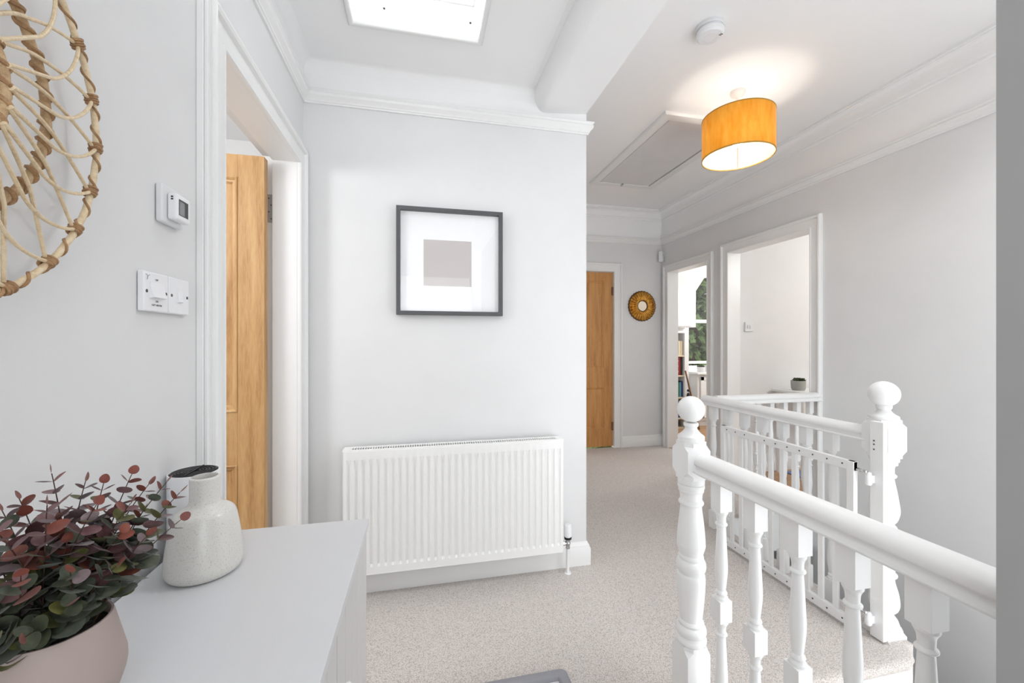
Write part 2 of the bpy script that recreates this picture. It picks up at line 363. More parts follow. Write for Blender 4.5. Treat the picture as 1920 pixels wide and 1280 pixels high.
# baseboards
BB = [(-0.01, 0), (0.018, 0), (0.018, 0.088), (0.013, 0.097), (0.013, 0.103), (0.007, 0.113), (0.004, 0.122), (-0.01, 0.122)]
def bb(name, path, label):
    b = MB(); b.sweep(path, (0, 0, 1), BB, side=-1); return struct(b.build(name, M['gloss'], angle=30), label)
bb('baseboard_back', [(XL, YF, 0), (XF, YF, 0), (XF, YB, 0), (1.25, YB, 0)], 'white skirting board under the radiator')
bb('baseboard_left', [(XL, YBACK, 0), (XL, 1.14, 0)], 'white skirting board on the left wall')
bb('baseboard_far', [(2.225, YB, 0), (XR, YB, 0), (XR, 4.235, 0)], 'white skirting board below the round mirror')
bb('baseboard_right', [(XR, 3.395, 0), (XR, 3.30, 0)], 'white skirting board between the two doorways')

# ------------------------------------------------------------------ door casings and linings
def casing_prof(wd):
    return [(0.0, 0.0005), (0.0, 0.012), (0.003, 0.017), (0.010, 0.017), (0.013, 0.012), (wd-0.026, 0.014), (wd-0.022, 0.024), (wd-0.014, 0.028), (wd-0.006, 0.026), (wd, 0.018), (wd, -0.005)]
def opening(name, label, axis, p, n, a0, a1, h, depth, wd, leafrebate=0):
    """axis 'x' = wall plane x=p with normal n (sign), opening spans y a0..a1"""
    e = struct_empty(name, (p if axis == 'x' else (a0+a1)/2, (a0+a1)/2 if axis == 'x' else p, 0), label)
    b = MB()
    if axis == 'x': path = [(p, a0, 0), (p, a0, h), (p, a1, h), (p, a1, 0)]; nn = (n, 0, 0)
    else: path = [(a0, p, 0), (a0, p, h), (a1, p, h), (a1, p, 0)]; nn = (0, n, 0)
    nv = Vector(nn); t = (Vector(path[1])-Vector(path[0])).normalized(); lat = nv.cross(t)
    out = Vector((0, -1, 0)) if axis == 'x' else Vector((-1, 0, 0))
    b.sweep(path, nn, casing_prof(wd), side=1 if lat.dot(out) > 0 else -1)
    b.build('casing', M['gloss'], e, angle=30)
    l = MB(); d0, d1 = (p, p-n*depth) if n > 0 else (p, p-n*depth)
    lo, hi = min(d0, d1), max(d0, d1)
    if axis == 'x':
        l.box(lo, hi, a0-0.02, a0, 0, h+0.02); l.box(lo, hi, a1, a1+0.02, 0, h+0.02); l.box(lo, hi, a0, a1, h, h+0.02)
    else:
        l.box(a0-0.02, a0, lo, hi, 0, h+0.02); l.box(a1, a1+0.02, lo, hi, 0, h+0.02); l.box(a0, a1, lo, hi, h, h+0.02)
    l.build('lining', M['gloss'], e, bevel=0.001)
    return e
def door_leaf(parent, origin, u, v, wdt, mat, mirror=False):
    """four-panel leaf; origin hinge bottom, u along width, v thickness"""
    o = Vector(origin); u = Vector(u); v = Vector(v); th = 0.04
    b = MB()
    def bx(a0, a1, z0, z1, t0, t1):
        P = [o+u*a+v*t+Vector((0, 0, z)) for z in (z0, z1) for (a, t) in ((a0, t0), (a1, t0), (a1, t1), (a0, t1))]
        b.add(P, [(0, 3, 2, 1), (4, 5, 6, 7), (0, 1, 5, 4), (1, 2, 6, 5), (2, 3, 7, 6), (3, 0, 4, 7)])
    s = 0.1; W = wdt; pw = (W-3*s)/2; g = 0.0008
    zs = [0.012, 0.215, 0.685, 0.905, 1.885, 1.98]
    bx(0, s-g, zs[0], zs[5], 0, th); bx(W-s+g, W, zs[0], zs[5], 0, th)
    for a, c2 in ((0, 1), (2, 3), (4, 5)): bx(s, W-s, zs[a], zs[c2], 0.0004, th-0.0004)
    for a, c2 in ((1, 2), (3, 4)): bx(s+pw, s+pw+s, zs[a], zs[c2], 0.0008, th-0.0008)
    for a, c2 in ((1, 2), (3, 4)):
        for x0 in (s, s+pw+s):
            bx(x0, x0+pw, zs[a], zs[c2], 0.014, th-0.014)
            for face in (0, 1):
                nn = -v if face == 0 else v; base = 0.0 if face == 0 else th
                R = [o+u*(x0+i*pw)+v*base+Vector((0, 0, z)) for i, z in ((0, zs[a]), (1, zs[a]), (1, zs[c2]), (0, zs[c2]))]
                cen = sum(R, Vector())/4; t = (R[1]-R[0]).normalized(); lat = nn.cross(t)
                sd = 1 if lat.dot(cen-R[0]) > 0 else -1
                b.sweep(R, nn, [(0, -0.014), (0, 0.002), (0.004, 0.004), (0.009, 0.001), (0.012, -0.004), (0.02, -0.006), (0.024, -0.012), (0.028, -0.014)], side=sd, closed=True)
    return b.build('leaf', mat, parent, angle=30)
def hinge(parent, x, y, z, axis='y', n=1, parity=1):
    b = MB(); h = 0.062
    if axis == 'y':   # plate on a face whose normal is -y
        b.box(x, x+0.028, y-0.0015, y, z-h, z+h)
        for i in range(4): b.lathe([(0.003, 0), (0.003, -0.001)], (x+(0.009 if i % 2 else 0.018), y-0.0015, z-h+0.017+i*0.03), 'y', 10, 1)
        b.lathe([(0.005, -h), (0.005, h)], (x-0.002, y-0.004, z), 'z', 12, 2)
    else:
        b.lathe([(0.006, -0.05), (0.006, 0.05)], (x, y, z), 'z', 12, 2); b.box(x-0.012, x+0.012, y+0.001, y+0.004, z-0.05, z+0.05, 2)
    b.build('hinge', [M['hinge'], M['screw'], M['screw']], parent)

d = opening('door_1', 'stripped pine door standing open in the left wall', 'x', XL, 1, 1.265, 1.977, 1.995, 0.10, 0.088)
door_leaf(d, (-0.648, 1.952, 0), (-1, 0, 0), (0, -1, 0), 0.71, M['pine'])
b = MB(); b.box(-0.68, -0.638, 1.990, 1.999, 0, 2.015); b.box(-0.68, -0.638, 1.243, 1.250, 0, 2.015); b.build('rebate', M['gloss'], d)
hinge(d, -0.664, 1.990, 1.785); hinge(d, -0.664, 1.990, 0.3)
b = MB(); b.box(XL, XL+0.016, 1.143, 1.178, 0, 2.33); b.box(XL+0.016, XL+0.024, 1.146, 1.158, 0, 2.33); b.box(XL+0.016, XL+0.02, 1.168, 1.175, 0, 2.33)
struct(b.build('trim_4', M['gloss'], bevel=0.003), 'upright white moulding beside the left door casing')

d = opening('door_2', 'closed pine four-panel door at the hall end', 'y', YB, -1, 1.365, 2.125, 1.985, 0.11, 0.10)
door_leaf(d, (2.122, YB+0.025, 0), (-1, 0, 0), (0, 1, 0), 0.752, M['pine2'])
b = MB()
for z in (1.77, 0.24): b.box(2.108, 2.126, YB+0.015, YB+0.024, z-0.045, z+0.045); b.lathe([(0.006, -0.048), (0.006, 0.048)], (2.121, YB+0.016, z), 'z', 12)
b.build('hinge', M['brownwood'], d)
opening('door_3', 'white cased doorway to the book-lined study', 'x', XR, -1, D1[0], D1[1], D1[2], 0.12, 0.085)
opening('door_4', 'white cased doorway beyond the stairwell', 'x', XR, -1, D2[0], D2[1], D2[2], 0.12, 0.09)

# ------------------------------------------------------------------ skylight
sk = struct_empty('window_1', ((SK[0]+SK[1])/2, (SK[2]+SK[3])/2, zc), 'white framed rooflight in the ceiling')
R = [(SK[0], SK[2], zc), (SK[1], SK[2], zc), (SK[1], SK[3], zc), (SK[0], SK[3], zc)]
b = MB(); b.sweep(R, (0, 0, -1), [(-0.002, -0.004), (-0.002, 0.012), (0.003, 0.017), (0.012, 0.018), (0.018, 0.014), (0.021, 0.0), (0.021, -0.004)], side=1, closed=True)
b.build('window_trim', M['gloss'], sk, angle=50)
b = MB(); t = 0.01
z_ = zc+0.003; b.box(SK[0]-t, SK[0], SK[2]-t, SK[3]+t, z_, zc+0.26); b.box(SK[1], SK[1]+t, SK[2]-t, SK[3]+t, z_, zc+0.26); b.box(SK[0], SK[1], SK[3], SK[3]+t, z_, zc+0.26); b.box(SK[0], SK[1], SK[2]-t, SK[2], z_, zc+0.26)
b.build('shaft', M['gloss'], sk)
b = MB(); g_ = 0.003
b.box(SK[0]+g_, SK[1]-g_, SK[2]+g_, SK[3]-g_, zc+0.020, zc+0.024); b.build('acrylic_sheet', M['acrylic'], sk)
b = MB(); Z0, Z1 = zc+0.0245, zc+0.05
b.box(SK[0]+0.036, SK[0]+0.045, SK[2]+0.06, SK[3]-0.15, Z0, Z1); b.box(SK[1]-0.045, SK[1]-0.036, SK[2]+0.06, SK[3]-0.15, Z0, Z1); b.box(SK[0]+0.036, SK[1]-0.036, SK[3]-0.15, SK[3]-0.14, Z0, Z1); b.box(SK[0]+0.036, SK[1]-0.036, SK[2]+0.05, SK[2]+0.06, Z0, Z1)
b.build('sash', M['gloss'], sk)
for x in (-0.145, 0.2): b = MB(); b.lathe([(0.005, 0.001), (0.004, -0.003)], (x, SK[3]-0.06, zc+0.020), 'z', 12); b.build('screw', M['screw'], sk)
b = MB(); b.box(SK[0]+0.002, SK[1]-0.002, SK[2]+0.002, SK[3]-0.002, zc+0.2, zc+0.206); b.build('pane', M['glass'], sk)

w4 = struct_empty('window_4_added', (1.85, 0.725, 2.7), 'added unseen rooflight over the stairs, there to light the hall')  # made-up rooflight out of view, added to bring light into the hall
b = MB(); b.sweep([(1.15, 0.50, 2.70), (2.55, 0.50, 2.70), (2.55, 0.95, 2.70), (1.15, 0.95, 2.70)], (0, 0, -1), [(-0.03, -0.08), (-0.03, 0.0), (0.0, 0.012), (0.03, 0.012), (0.035, -0.001), (0.0, -0.002), (0.0, -0.08)], side=1, closed=True); b.build('window_frame', M['gloss'], w4)
b = MB(); b.box(1.15, 2.55, 0.50, 0.95, 2.78, 2.784); b.build('pane', M['glass'], w4)
w3 = struct_empty('window_3_added', (1.835, 0.36, SWX[2]), 'added unseen stair window beside the camera, there to light the hall')  # made-up window out of view, added to bring light into the hall
b = MB()
for q in ((SWX[0], SWX[0]+0.05, SWX[2], SWX[3]), (SWX[1]-0.05, SWX[1], SWX[2], SWX[3]), (SWX[0], SWX[1], SWX[2], SWX[2]+0.05), (SWX[0], SWX[1], SWX[3]-0.05, SWX[3]), (SWX[0], SWX[1], 0.72, 0.77), (1.81, 1.85, SWX[2], SWX[3])): b.box(q[0], q[1], 0.34, 0.375, q[2], q[3])
b.build('sash', M['gloss'], w3); b = MB(); b.box(SWX[0]+0.02, SWX[1]-0.02, 0.355, 0.359, SWX[2]+0.02, SWX[3]-0.02); b.build('pane', M['glass'], w3)

# ------------------------------------------------------------------ loft hatch
ht = struct_empty('door_5', (1.87, 2.99, 2.70), 'loft hatch set in the hall ceiling')
hx0, hx1, hy0, hy1 = 1.62, 2.13, 2.45, 3.545
b = MB(); R = [(hx0, hy0, 2.70), (hx1, hy0, 2.70), (hx1, hy1, 2.70), (hx0, hy1, 2.70)]
b.sweep(R, (0, 0, -1), [(0, 0), (0, 0.018), (0.05, 0.022), (0.062, 0.018), (0.07, 0.008), (0.07, 0)], side=1, closed=True); b.build('casing', M['gloss'], ht, angle=30)
b = MB(); b.box(hx0, hx1, hy0, hy1, 2.697, 2.70); b.build('gap', M['darkslot'], ht)
b = MB(); b.box(hx0+0.010, hx1-0.010, hy0+0.003, hy1-0.001, 2.688, 2.698); b.build('panel', M['hatch'], ht)
b = MB(); b.box(1.842, 1.858, hy1-0.014, hy1+0.02, 2.672, 2.688); b.build('latch', M['chrome'], ht, bevel=0.002)

# ------------------------------------------------------------------ balustrades
def sqblock(b, cx, cy, a, z0, z1, ct, cb):
    """square block whose corners are cut away at the ends (ct top chamfer, cb bottom chamfer)"""
    rows = []
    if cb: rows += [(z0, cb), (z0+0.012, cb), (z0+0.012+cb*0.7, 0.0006)]
    else: rows += [(z0, 0.0006)]
    if ct: rows += [(z1-0.012-ct*0.7, 0.0006), (z1-0.012, ct), (z1, ct)]
    else: rows += [(z1, 0.0006)]
    vs = []
    for z, c in rows:
        for sx, sy, fl in ((1, 1, 0), (-1, 1, 1), (-1, -1, 0), (1, -1, 1)):
            p1 = (cx+sx*a, cy+sy*(a-c), z); p2 = (cx+sx*(a-c), cy+sy*a, z)
            vs += [p1, p2] if not fl else [p2, p1]
    fs = [tuple(range(8))[::-1], tuple((len(rows)-1)*8+k for k in range(8))]
    for i in range(len(rows)-1):
        for k in range(8): fs.append((i*8+k, i*8+(k+1) % 8, (i+1)*8+(k+1) % 8, (i+1)*8+k))
    b.add(vs, fs)
def smooth_prof(pts, sub=5):
    """Catmull-Rom through profile points, sharp where a point is repeated"""
    out = []; segs = []; cur = [pts[0]]
    for p in pts[1:]:
        if p == cur[-1]: segs.append(cur); cur = [p]
        else: cur.append(p)
    segs.append(cur)
    for sg in segs:
        n = len(sg)
        for i in range(n-1):
            p0 = sg[max(i-1, 0)]; p1 = sg[i]; p2 = sg[i+1]; p3 = sg[min(i+2, n-1)]
            for k in range(sub):
                t = k/sub
                out.append(tuple(0.5*((2*p1[j])+(-p0[j]+p2[j])*t+(2*p0[j]-5*p1[j]+4*p2[j]-p3[j])*t*t+(-p0[j]+3*p1[j]-3*p2[j]+p3[j])*t**3) for j in (0, 1)))
        out.append(sg[-1])
    return [(max(r, 0.001), z) for r, z in out]
def baluster_mb(cx, cy, top=0.79, bot=0.0, a=0.0205, squares=((0.70, 0.79), (0.375, 0.437), (0.0, 0.11))):
    b = MB()
    for i, (z0, z1) in enumerate(squares): sqblock(b, cx, cy, a, z0, z1, 0, 0)
    for (zt, zb) in ((squares[0][0], squares[1][1]), (squares[1][0], squares[2][1])):
        H = zt-zb
        P = [(0.018, zb), (0.0185, zb+0.006), (0.0185, zb+0.006), (0.013, zb+0.012), (0.013, zb+0.012), (0.0165, zb+0.018), (0.012, zb+0.027), (0.012, zb+0.027),
             (0.0145, zb+0.05), (0.0178, zb+0.09 if H > 0.2 else zb+0.07), (0.0155, zb+H*0.55), (0.0125, zt-0.055), (0.012, zt-0.048), (0.012, zt-0.048), (0.0165, zt-0.044), (0.0165, zt-0.040), (0.0125, zt-0.036), (0.0125, zt-0.036),
             (0.0135, zt-0.02), (0.0175, zt-0.010), (0.0175, zt-0.010), (0.019, zt-0.007), (0.019, zt)]
        b.lathe(smooth_prof(P, 4), (cx, cy, 0), 'z', 24)
    return b
RH = [(0.036, 0.0), (0.038, 0.002), (0.038, 0.005), (0.035, 0.007), (0.030, 0.009), (0.027, 0.014), (0.0265, 0.020), (0.029, 0.0245), (0.0325, 0.026), (0.034, 0.030), (0.034, 0.036), (0.032, 0.043), (0.026, 0.050), (0.017, 0.0565), (0.006, 0.059)]
RAILP = RH+[(-x, z) for x, z in RH[::-1]]
RZ = 0.784
# near balustrade -------------------------------------------------
ax, ay = 0.860, 1.178
b1 = thing('stair_balustrade', (0.87, 0.8, 0), 'nearest white balustrade running from the slimmer ball-topped post to the shaded wall end', 'balustrade')
b = MB(); b.sweep([(0.875, ay-0.035, RZ), (0.875, 0.42, RZ)], (0, 0, 1), RAILP); b.build('handrail', M['gloss'], b1, angle=50)
ref = None
for i in range(5):
    y = 1.053-0.1265*i
    if ref is None: ref = baluster_mb(0.871, y).build('baluster', M['gloss'], b1, bevel=0.0012); y0 = y
    else: copy_part(ref, b1, (0, y-y0, 0))
b = MB(); a = 0.041
sqblock(b, ax, ay, a, 0.0, 0.225, 0.02, 0)
sqblock(b, ax, ay, a, 0.757, 0.876, 0.02, 0.02)
P = [(0.038, 0.222), (0.046, 0.228), (0.047, 0.240), (0.040, 0.250), (0.040, 0.250), (0.0455, 0.256), (0.047, 0.268), (0.042, 0.280), (0.036, 0.284), (0.036, 0.284), (0.040, 0.289), (0.036, 0.297), (0.034, 0.299), (0.034, 0.299),
     (0.038, 0.34), (0.042, 0.39), (0.0435, 0.43), (0.042, 0.445), (0.042, 0.445), (0.037, 0.449), (0.037, 0.449), (0.044, 0.462), (0.0455, 0.478), (0.042, 0.490), (0.042, 0.490), (0.036, 0.494), (0.036, 0.494), (0.039, 0.502), (0.036, 0.510), (0.036, 0.510),
     (0.043, 0.535), (0.0435, 0.55), (0.040, 0.60), (0.0335, 0.655), (0.033, 0.668), (0.033, 0.668), (0.038, 0.674), (0.038, 0.680), (0.033, 0.686), (0.033, 0.686), (0.0345, 0.705), (0.039, 0.716), (0.039, 0.716), (0.039, 0.724), (0.041, 0.726), (0.041, 0.736), (0.038, 0.738), (0.038, 0.738), (0.041, 0.741), (0.041, 0.757)]
b.lathe(smooth_prof(P, 4), (ax, ay, 0), 'z', 36)
P = [(0.040, 0.876), (0.041, 0.881), (0.041, 0.892), (0.039, 0.895), (0.039, 0.895), (0.030, 0.902), (0.020, 0.914), (0.0185, 0.922), (0.0185, 0.922), (0.0225, 0.926), (0.0225, 0.936)]
b.lathe(smooth_prof(P, 5), (ax, ay, 0), 'z', 32)
np_ = b.build('newel_post', M['gloss'], b1, bevel=0.0015)
b = MB(); b.sphere((ax, ay, 0.979), 0.0425, 40, 22); b.build('ball_finial', M['gloss'], np_)
# far balustrade with big newel ------------------------------------
bx_, by_ = 1.862, 1.315
b2 = thing('stair_balustrade', (1.86, 1.9, 0), 'middle white balustrade behind the safety gate with the stout ball-topped post', 'balustrade')
b = MB(); b.sweep([(1.848, by_+0.04, RZ), (1.848, 2.385, RZ)], (0, 0, 1), RAILP); b.build('handrail', M['gloss'], b2, angle=50)
ref = None
for i in range(7):
    y = 2.30-0.130*i
    if ref is None: ref = baluster_mb(1.845, y).build('baluster', M['gloss'], b2, bevel=0.0012); y0 = y
    else: copy_part(ref, b2, (0, y-y0, 0))
b = MB(); a = 0.050
sqblock(b, bx_, by_, a, -0.55, 0.035, 0.02, 0)
sqblock(b, bx_, by_, a, 0.728, 0.882, 0.024, 0.024)
P = [(0.048, 0.033), (0.050, 0.045), (0.046, 0.058), (0.046, 0.058), (0.042, 0.07), (0.030, 0.086), (0.029, 0.090), (0.029, 0.090), (0.043, 0.105), (0.050, 0.130), (0.047, 0.17), (0.036, 0.215), (0.034, 0.235), (0.034, 0.235), (0.042, 0.243), (0.042, 0.251), (0.034, 0.258), (0.034, 0.258),
     (0.038, 0.28), (0.046, 0.295), (0.046, 0.295), (0.046, 0.31), (0.05, 0.33), (0.052, 0.36), (0.05, 0.39), (0.046, 0.41), (0.046, 0.41), (0.040, 0.415), (0.040, 0.415), (0.044, 0.43), (0.040, 0.445), (0.031, 0.455), (0.031, 0.455), (0.042, 0.47), (0.050, 0.50), (0.050, 0.525), (0.042, 0.585), (0.034, 0.63), (0.033, 0.642), (0.033, 0.642),
     (0.040, 0.648), (0.040, 0.655), (0.033, 0.661), (0.033, 0.661), (0.034, 0.685), (0.038, 0.695), (0.044, 0.698), (0.044, 0.698), (0.044, 0.710), (0.049, 0.713), (0.049, 0.728)]
b.lathe(smooth_prof(P, 4), (bx_, by_, 0), 'z', 36)
P = [(0.048, 0.882), (0.049, 0.886), (0.049, 0.893), (0.047, 0.896), (0.047, 0.896), (0.036, 0.902), (0.024, 0.915), (0.022, 0.922), (0.022, 0.922), (0.026, 0.926), (0.027, 0.938)]
b.lathe(smooth_prof(P, 5), (bx_, by_, 0), 'z', 32)
np2 = b.build('newel_post', M['gloss'], b2, bevel=0.0015)
b = MB(); b.sphere((bx_, by_, 0.984), 0.0525, 40, 22); b.build('ball_finial', M['gloss'], np2)
# end balustrade ----------------------------------------------------
b3 = thing('stair_balustrade', (2.3, 2.35, 0), 'furthest white balustrade crossing to the right wall in front of the doorway', 'balustrade')
b = MB(); b.sweep([(1.896, 2.347, RZ), (XR, 2.347, RZ)], (0, 0, 1), RAILP); b.build('handrail', M['gloss'], b3, angle=50)
ref = None
for i in range(7):
    x = 2.665-0.109*i
    if ref is None: ref = baluster_mb(x, 2.355, a=0.017).build('baluster', M['gloss'], b3, bevel=0.0012); x0 = x
    else: copy_part(ref, b3, (x-x0, 0, 0))

# ------------------------------------------------------------------ safety gate
g = thing('safety_gate', (1.74, 1.7, 0), 'white wooden safety gate folded back against the middle balustrade', 'safety gate')
gx0, gx1 = 1.732, 1.752
b = MB(); b.box(gx0, gx1, 1.335, 2.10, 0.668, 0.706); b.build('top_rail', M['gloss'], g, bevel=0.002)
b = MB(); b.box(gx0, gx1, 1.335, 2.10, 0.016, 0.056); b.build('bottom_rail', M['gloss'], g, bevel=0.002)
ref = None
for i, y in enumerate((1.350, 2.085)):
    if ref is None: b = MB(); b.box(gx0-0.001, gx1+0.001, y-0.015, y+0.015, 0.016, 0.706); ref = b.build('stile', M['gloss'], g, bevel=0.002); y0 = y
    else: copy_part(ref, g, (0, y-y0, 0))
ref = None
for i in range(10):
    y = 2.018-0.0668*i
    if ref is None: b = MB(); b.box(gx0+0.004, gx1-0.004, y-0.0125, y+0.0125, 0.054, 0.670); ref = b.build('slat', M['gloss'], g, bevel=0.002); y0 = y
    else: copy_part(ref, g, (0, y-y0, 0))
b = MB()
for i in range(11):
    y = 2.05-0.0668*i
    if i in (3,): continue
    for z in (0.688, 0.036):
        if i == 0 and z > 0.5: b.lathe([(0.0035, -0.001), (0.0035, 0.001)], (gx0-0.0005, y, z), 'x', 10); ref = b.build('screw', M['screw'], g)
        else: copy_part(ref, g, (0, y-2.05, z-0.688))
b = MB(); b.box(1.784, 1.806, 1.262, 1.312, 0.008, 0.878); b.build('mounting_board', M['gloss'], g, bevel=0.002)
for z in (0.665, 0.10):
    b = MB(); b.tube([(1.742, 1.334, z+0.012), (1.742, 1.318, z+0.012), (1.748, 1.302, z+0.010), (1.76, 1.302, z+0.008)], 0.004, 10, 0)
    b.lathe([(0.008, -0.004), (0.008, 0.004)], (1.742, 1.322, z+0.012), 'y', 14, 0); b.lathe([(0.007, -0.004), (0.007, 0.004)], (1.748, 1.303, z+0.012), 'z', 14, 0)
    hg = b.build('hinge', M['chrome'], g)
    b = MB(); b.lathe([(0.008, -0.045), (0.012, -0.040), (0.012, -0.012), (0.010, 0.0), (0.010, 0.006), (0.006, 0.008)], (1.764, 1.302, z), 'z', 16); b.box(1.764, 1.784, 1.292, 1.312, z-0.035, z-0.005); b.build('hinge_cup', M['plastic'], hg)
b = MB()
b.lathe([(0.003, -0.001), (0.003, 0.001)], (1.7835, 1.296, 0.80), 'x', 10); ref = b.build('screw', M['screw'], g)
for z in (0.785, 0.765): copy_part(ref, g, (0, 0, z-0.80))

# ------------------------------------------------------------------ radiator
rd = thing('radiator', (0.18, 2.0, 0.13), 'white ribbed panel radiator under the framed print', 'radiator')
x0, x1, z0, z1, yf = -0.350, 0.706, 0.131, 0.700, 1.970
b = MB(); pitch = 0.0323; nx = 32; m0 = x0+(x1-x0-nx*pitch)/2
xs = [x0+0.004, m0]; dx = [0, 0]
for i in range(nx):
    for fr, dd in ((0.22, 0), (0.38, 1), (0.70, 1), (0.86, 0)): xs.append(m0+(i+fr)*pitch); dx.append(dd)
xs += [x1-0.004]; dx += [0]
zz = [(z0+0.004, 0), (z0+0.034, 0), (z0+0.046, 1), (z1-0.062, 1), (z1-0.040, 0), (z1-0.006, 0)]
vs = []; fs = []
for z, k in zz:
    for x, dd in zip(xs, dx): vs.append((x, yf+0.007*dd*k, z))
nn = len(xs)
for j in range(len(zz)-1):
    for i in range(nn-1): fs.append((j*nn+i, j*nn+i+1, (j+1)*nn+i+1, (j+1)*nn+i))
b.add(vs, fs)
b.box(x0+0.004, x1-0.004, yf+0.0075, yf+0.012, z0+0.004, z1-0.006)
b.box(x0+0.004, x1-0.004, yf-0.0005, yf+0.008, z0, z0+0.0045); b.box(x0+0.004, x1-0.004, yf-0.0005, yf+0.008, z1-0.006, z1-0.003)
b.build('front_panel', M['enamel'], rd, angle=20)
b = MB(); b.box(x0+0.01, x1-0.01, 2.035, 2.045, z0+0.01, z1-0.02)
for i in range(40): b.box(x0+0.03+i*0.0252, x0+0.0315+i*0.0252, yf+0.014, 2.034, z0+0.02, z1-0.03)
b.build('back_panel', M['enamel'], rd)
for nm, (u0, u1) in (('a', (x0, x0+0.004)), ('b', (x1-0.004, x1))):
    b = MB(); b.box(u0+0.0003, u1-0.0003, yf+0.003, 2.0445, z0+0.01, z1-0.0035); b.build('side_panel', M['enamel'], rd, bevel=0.0015)
b = MB(); yt0, yt1 = yf+0.001, 2.046
b.box(x0, x1, yt0, yt0+0.018, z1-0.003, z1+0.004); b.box(x0, x1, yt1-0.020, yt1, z1-0.003, z1+0.004); b.box(x0, x0+0.035, yt0+0.018, yt1-0.02, z1-0.003, z1+0.004); b.box(x1-0.03, x1, yt0+0.018, yt1-0.02, z1-0.003, z1+0.004)
xx = x0+0.035
while xx < x1-0.035:
    b.box(xx, xx+0.0038, yt0+0.017, yt1-0.019, z1-0.002, z1+0.0035); xx += 0.0112
b.box(x0+0.02, x1-0.02, yt0+0.01, yt1-0.01, z1-0.008, z1-0.0045, 1)
b.build('top_grille', [M['enamel'], M['darkslot']], rd)
for xb in (-0.2, 0.55):
    b = MB(); b.box(xb, xb+0.03, 2.045, 2.0745, 0.25, 0.6); b.build('bracket', M['enamel'], rd)
vx, vy = 0.742, 2.008
b = MB(); b.lathe([(0.016, 0.188), (0.0195, 0.193), (0.0195, 0.242), (0.018, 0.250), (0.012, 0.254), (0.004, 0.253)], (vx, vy, 0), 'z', 24)
vv = b.build('valve_head', M['plastic'], rd, angle=30)
b = MB(); b.lathe([(0.019, 0.178), (0.019, 0.187)], (vx, vy, 0), 'z', 24); b.build('valve_collar', M['dark'], vv)
b = MB(); b.lathe([(0.012, 0.166), (0.012, 0.178)], (vx, vy, 0), 'z', 20); b.sphere((vx, vy, 0.156), 0.014, 16, 10); b.lathe([(0.009, -0.042), (0.009, 0.0)], (vx, vy, 0.156), 'x', 16); b.lathe([(0.012, -0.034), (0.012, -0.018)], (vx, vy, 0.156), 'x', 6); b.lathe([(0.011, 0.128), (0.012, 0.130), (0.012, 0.146)], (vx, vy, 0), 'z', 6)
b.build('valve_body', M['chrome'], rd)
b = MB(); b.lathe([(0.0085, 0.0), (0.0085, 0.13)], (vx, vy, 0), 'z', 16); b.lathe([(0.018, 0.0), (0.016, 0.005)], (vx, vy, 0), 'z', 20); b.build('pipe', M['gloss'], rd)

# ------------------------------------------------------------------ framed picture
px0, px1, pz0, pz1 = -0.118, 0.404, 1.330, 1.856
pf = thing('framed_picture', ((px0+px1)/2, YF, (pz0+pz1)/2), 'charcoal framed print of one taupe square above the radiator', 'picture')
R = [(px0, YF, pz0), (px1, YF, pz0), (px1, YF, pz1), (px0, YF, pz1)]
b = MB(); b.sweep(R, (0, -1, 0), [(0, 0.004), (0, 0.036), (0.001, 0.037), (0.018, 0.037), (0.019, 0.036), (0.019, 0.004)], side=1, closed=True)
fr_ = b.build('frame', M['frame'], pf, angle=30)
def inside(bm):
    xs_ = [v[0] for v in bm.v]; return min(xs_) >= px0-1e-6
if not inside(b):
    bpy.data.objects.remove(fr_); b = MB(); b.sweep(R, (0, -1, 0), [(0, 0.004), (0, 0.036), (0.001, 0.037), (0.018, 0.037), (0.019, 0.036), (0.019, 0.004)], side=-1, closed=True); b.build('frame', M['frame'], pf, angle=30)
b = MB(); b.box(px0+0.015, px1-0.015, YF-0.014, YF-0.004, pz0+0.015, pz1-0.015); b.build('mount', M['mat'], pf)
b = MB(); b.box(0.011, 0.247, YF-0.0150, YF-0.0142, 1.475, 1.703); b.build('print', M['print'], pf)
b = MB(); b.box(px0+0.018, px1-0.018, YF-0.031, YF-0.029, pz0+0.018, pz1-0.018); b.build('glass', M['glass'], pf)
b = MB(); b.box(px0+0.03, px1-0.03, YF-0.0045, YF-0.0005, pz0+0.03, pz1-0.03); b.build('backing', M['frame'], pf)

# ------------------------------------------------------------------ switches and thermostat on the left wall
def text_mesh(name, s, size, mat, parent, loc, rot):
    cu = bpy.data.curves.new(name, 'FONT'); cu.body = s; cu.size = size; cu.extrude = 0.0001; cu.align_x = 'CENTER'
    ob = bpy.data.objects.new('tmp', cu); COL.objects.link(ob); dg = bpy.context.evaluated_depsgraph_get()
    me = bpy.data.meshes.new_from_object(ob.evaluated_get(dg)); bpy.data.objects.remove(ob)
    me.materials.clear(); me.materials.append(mat); o = bpy.data.objects.new(name, me); COL.objects.link(o); o.parent = parent
    o.location = Vector(loc)-Vector(parent.location); o.rotation_euler = rot; return o
def plate(name, label, cat, yc, zc_, group=None):
    e = thing(name, (XL, yc, zc_), label, cat)
    b = MB(); h = 0.0395; dpt = 0.013; w_ = 0.0393
    b.box(XL+0.001, XL+dpt, yc-w_, yc+w_, zc_-h, zc_+h); b.build('faceplate', M['plastic'], e, bevel=0.003, bseg=3)
    return e
s1 = plate('isolator_switch', 'white wall switch plate with wide rocker marked ON and OFF', 'switch', 0.968, 1.2995)
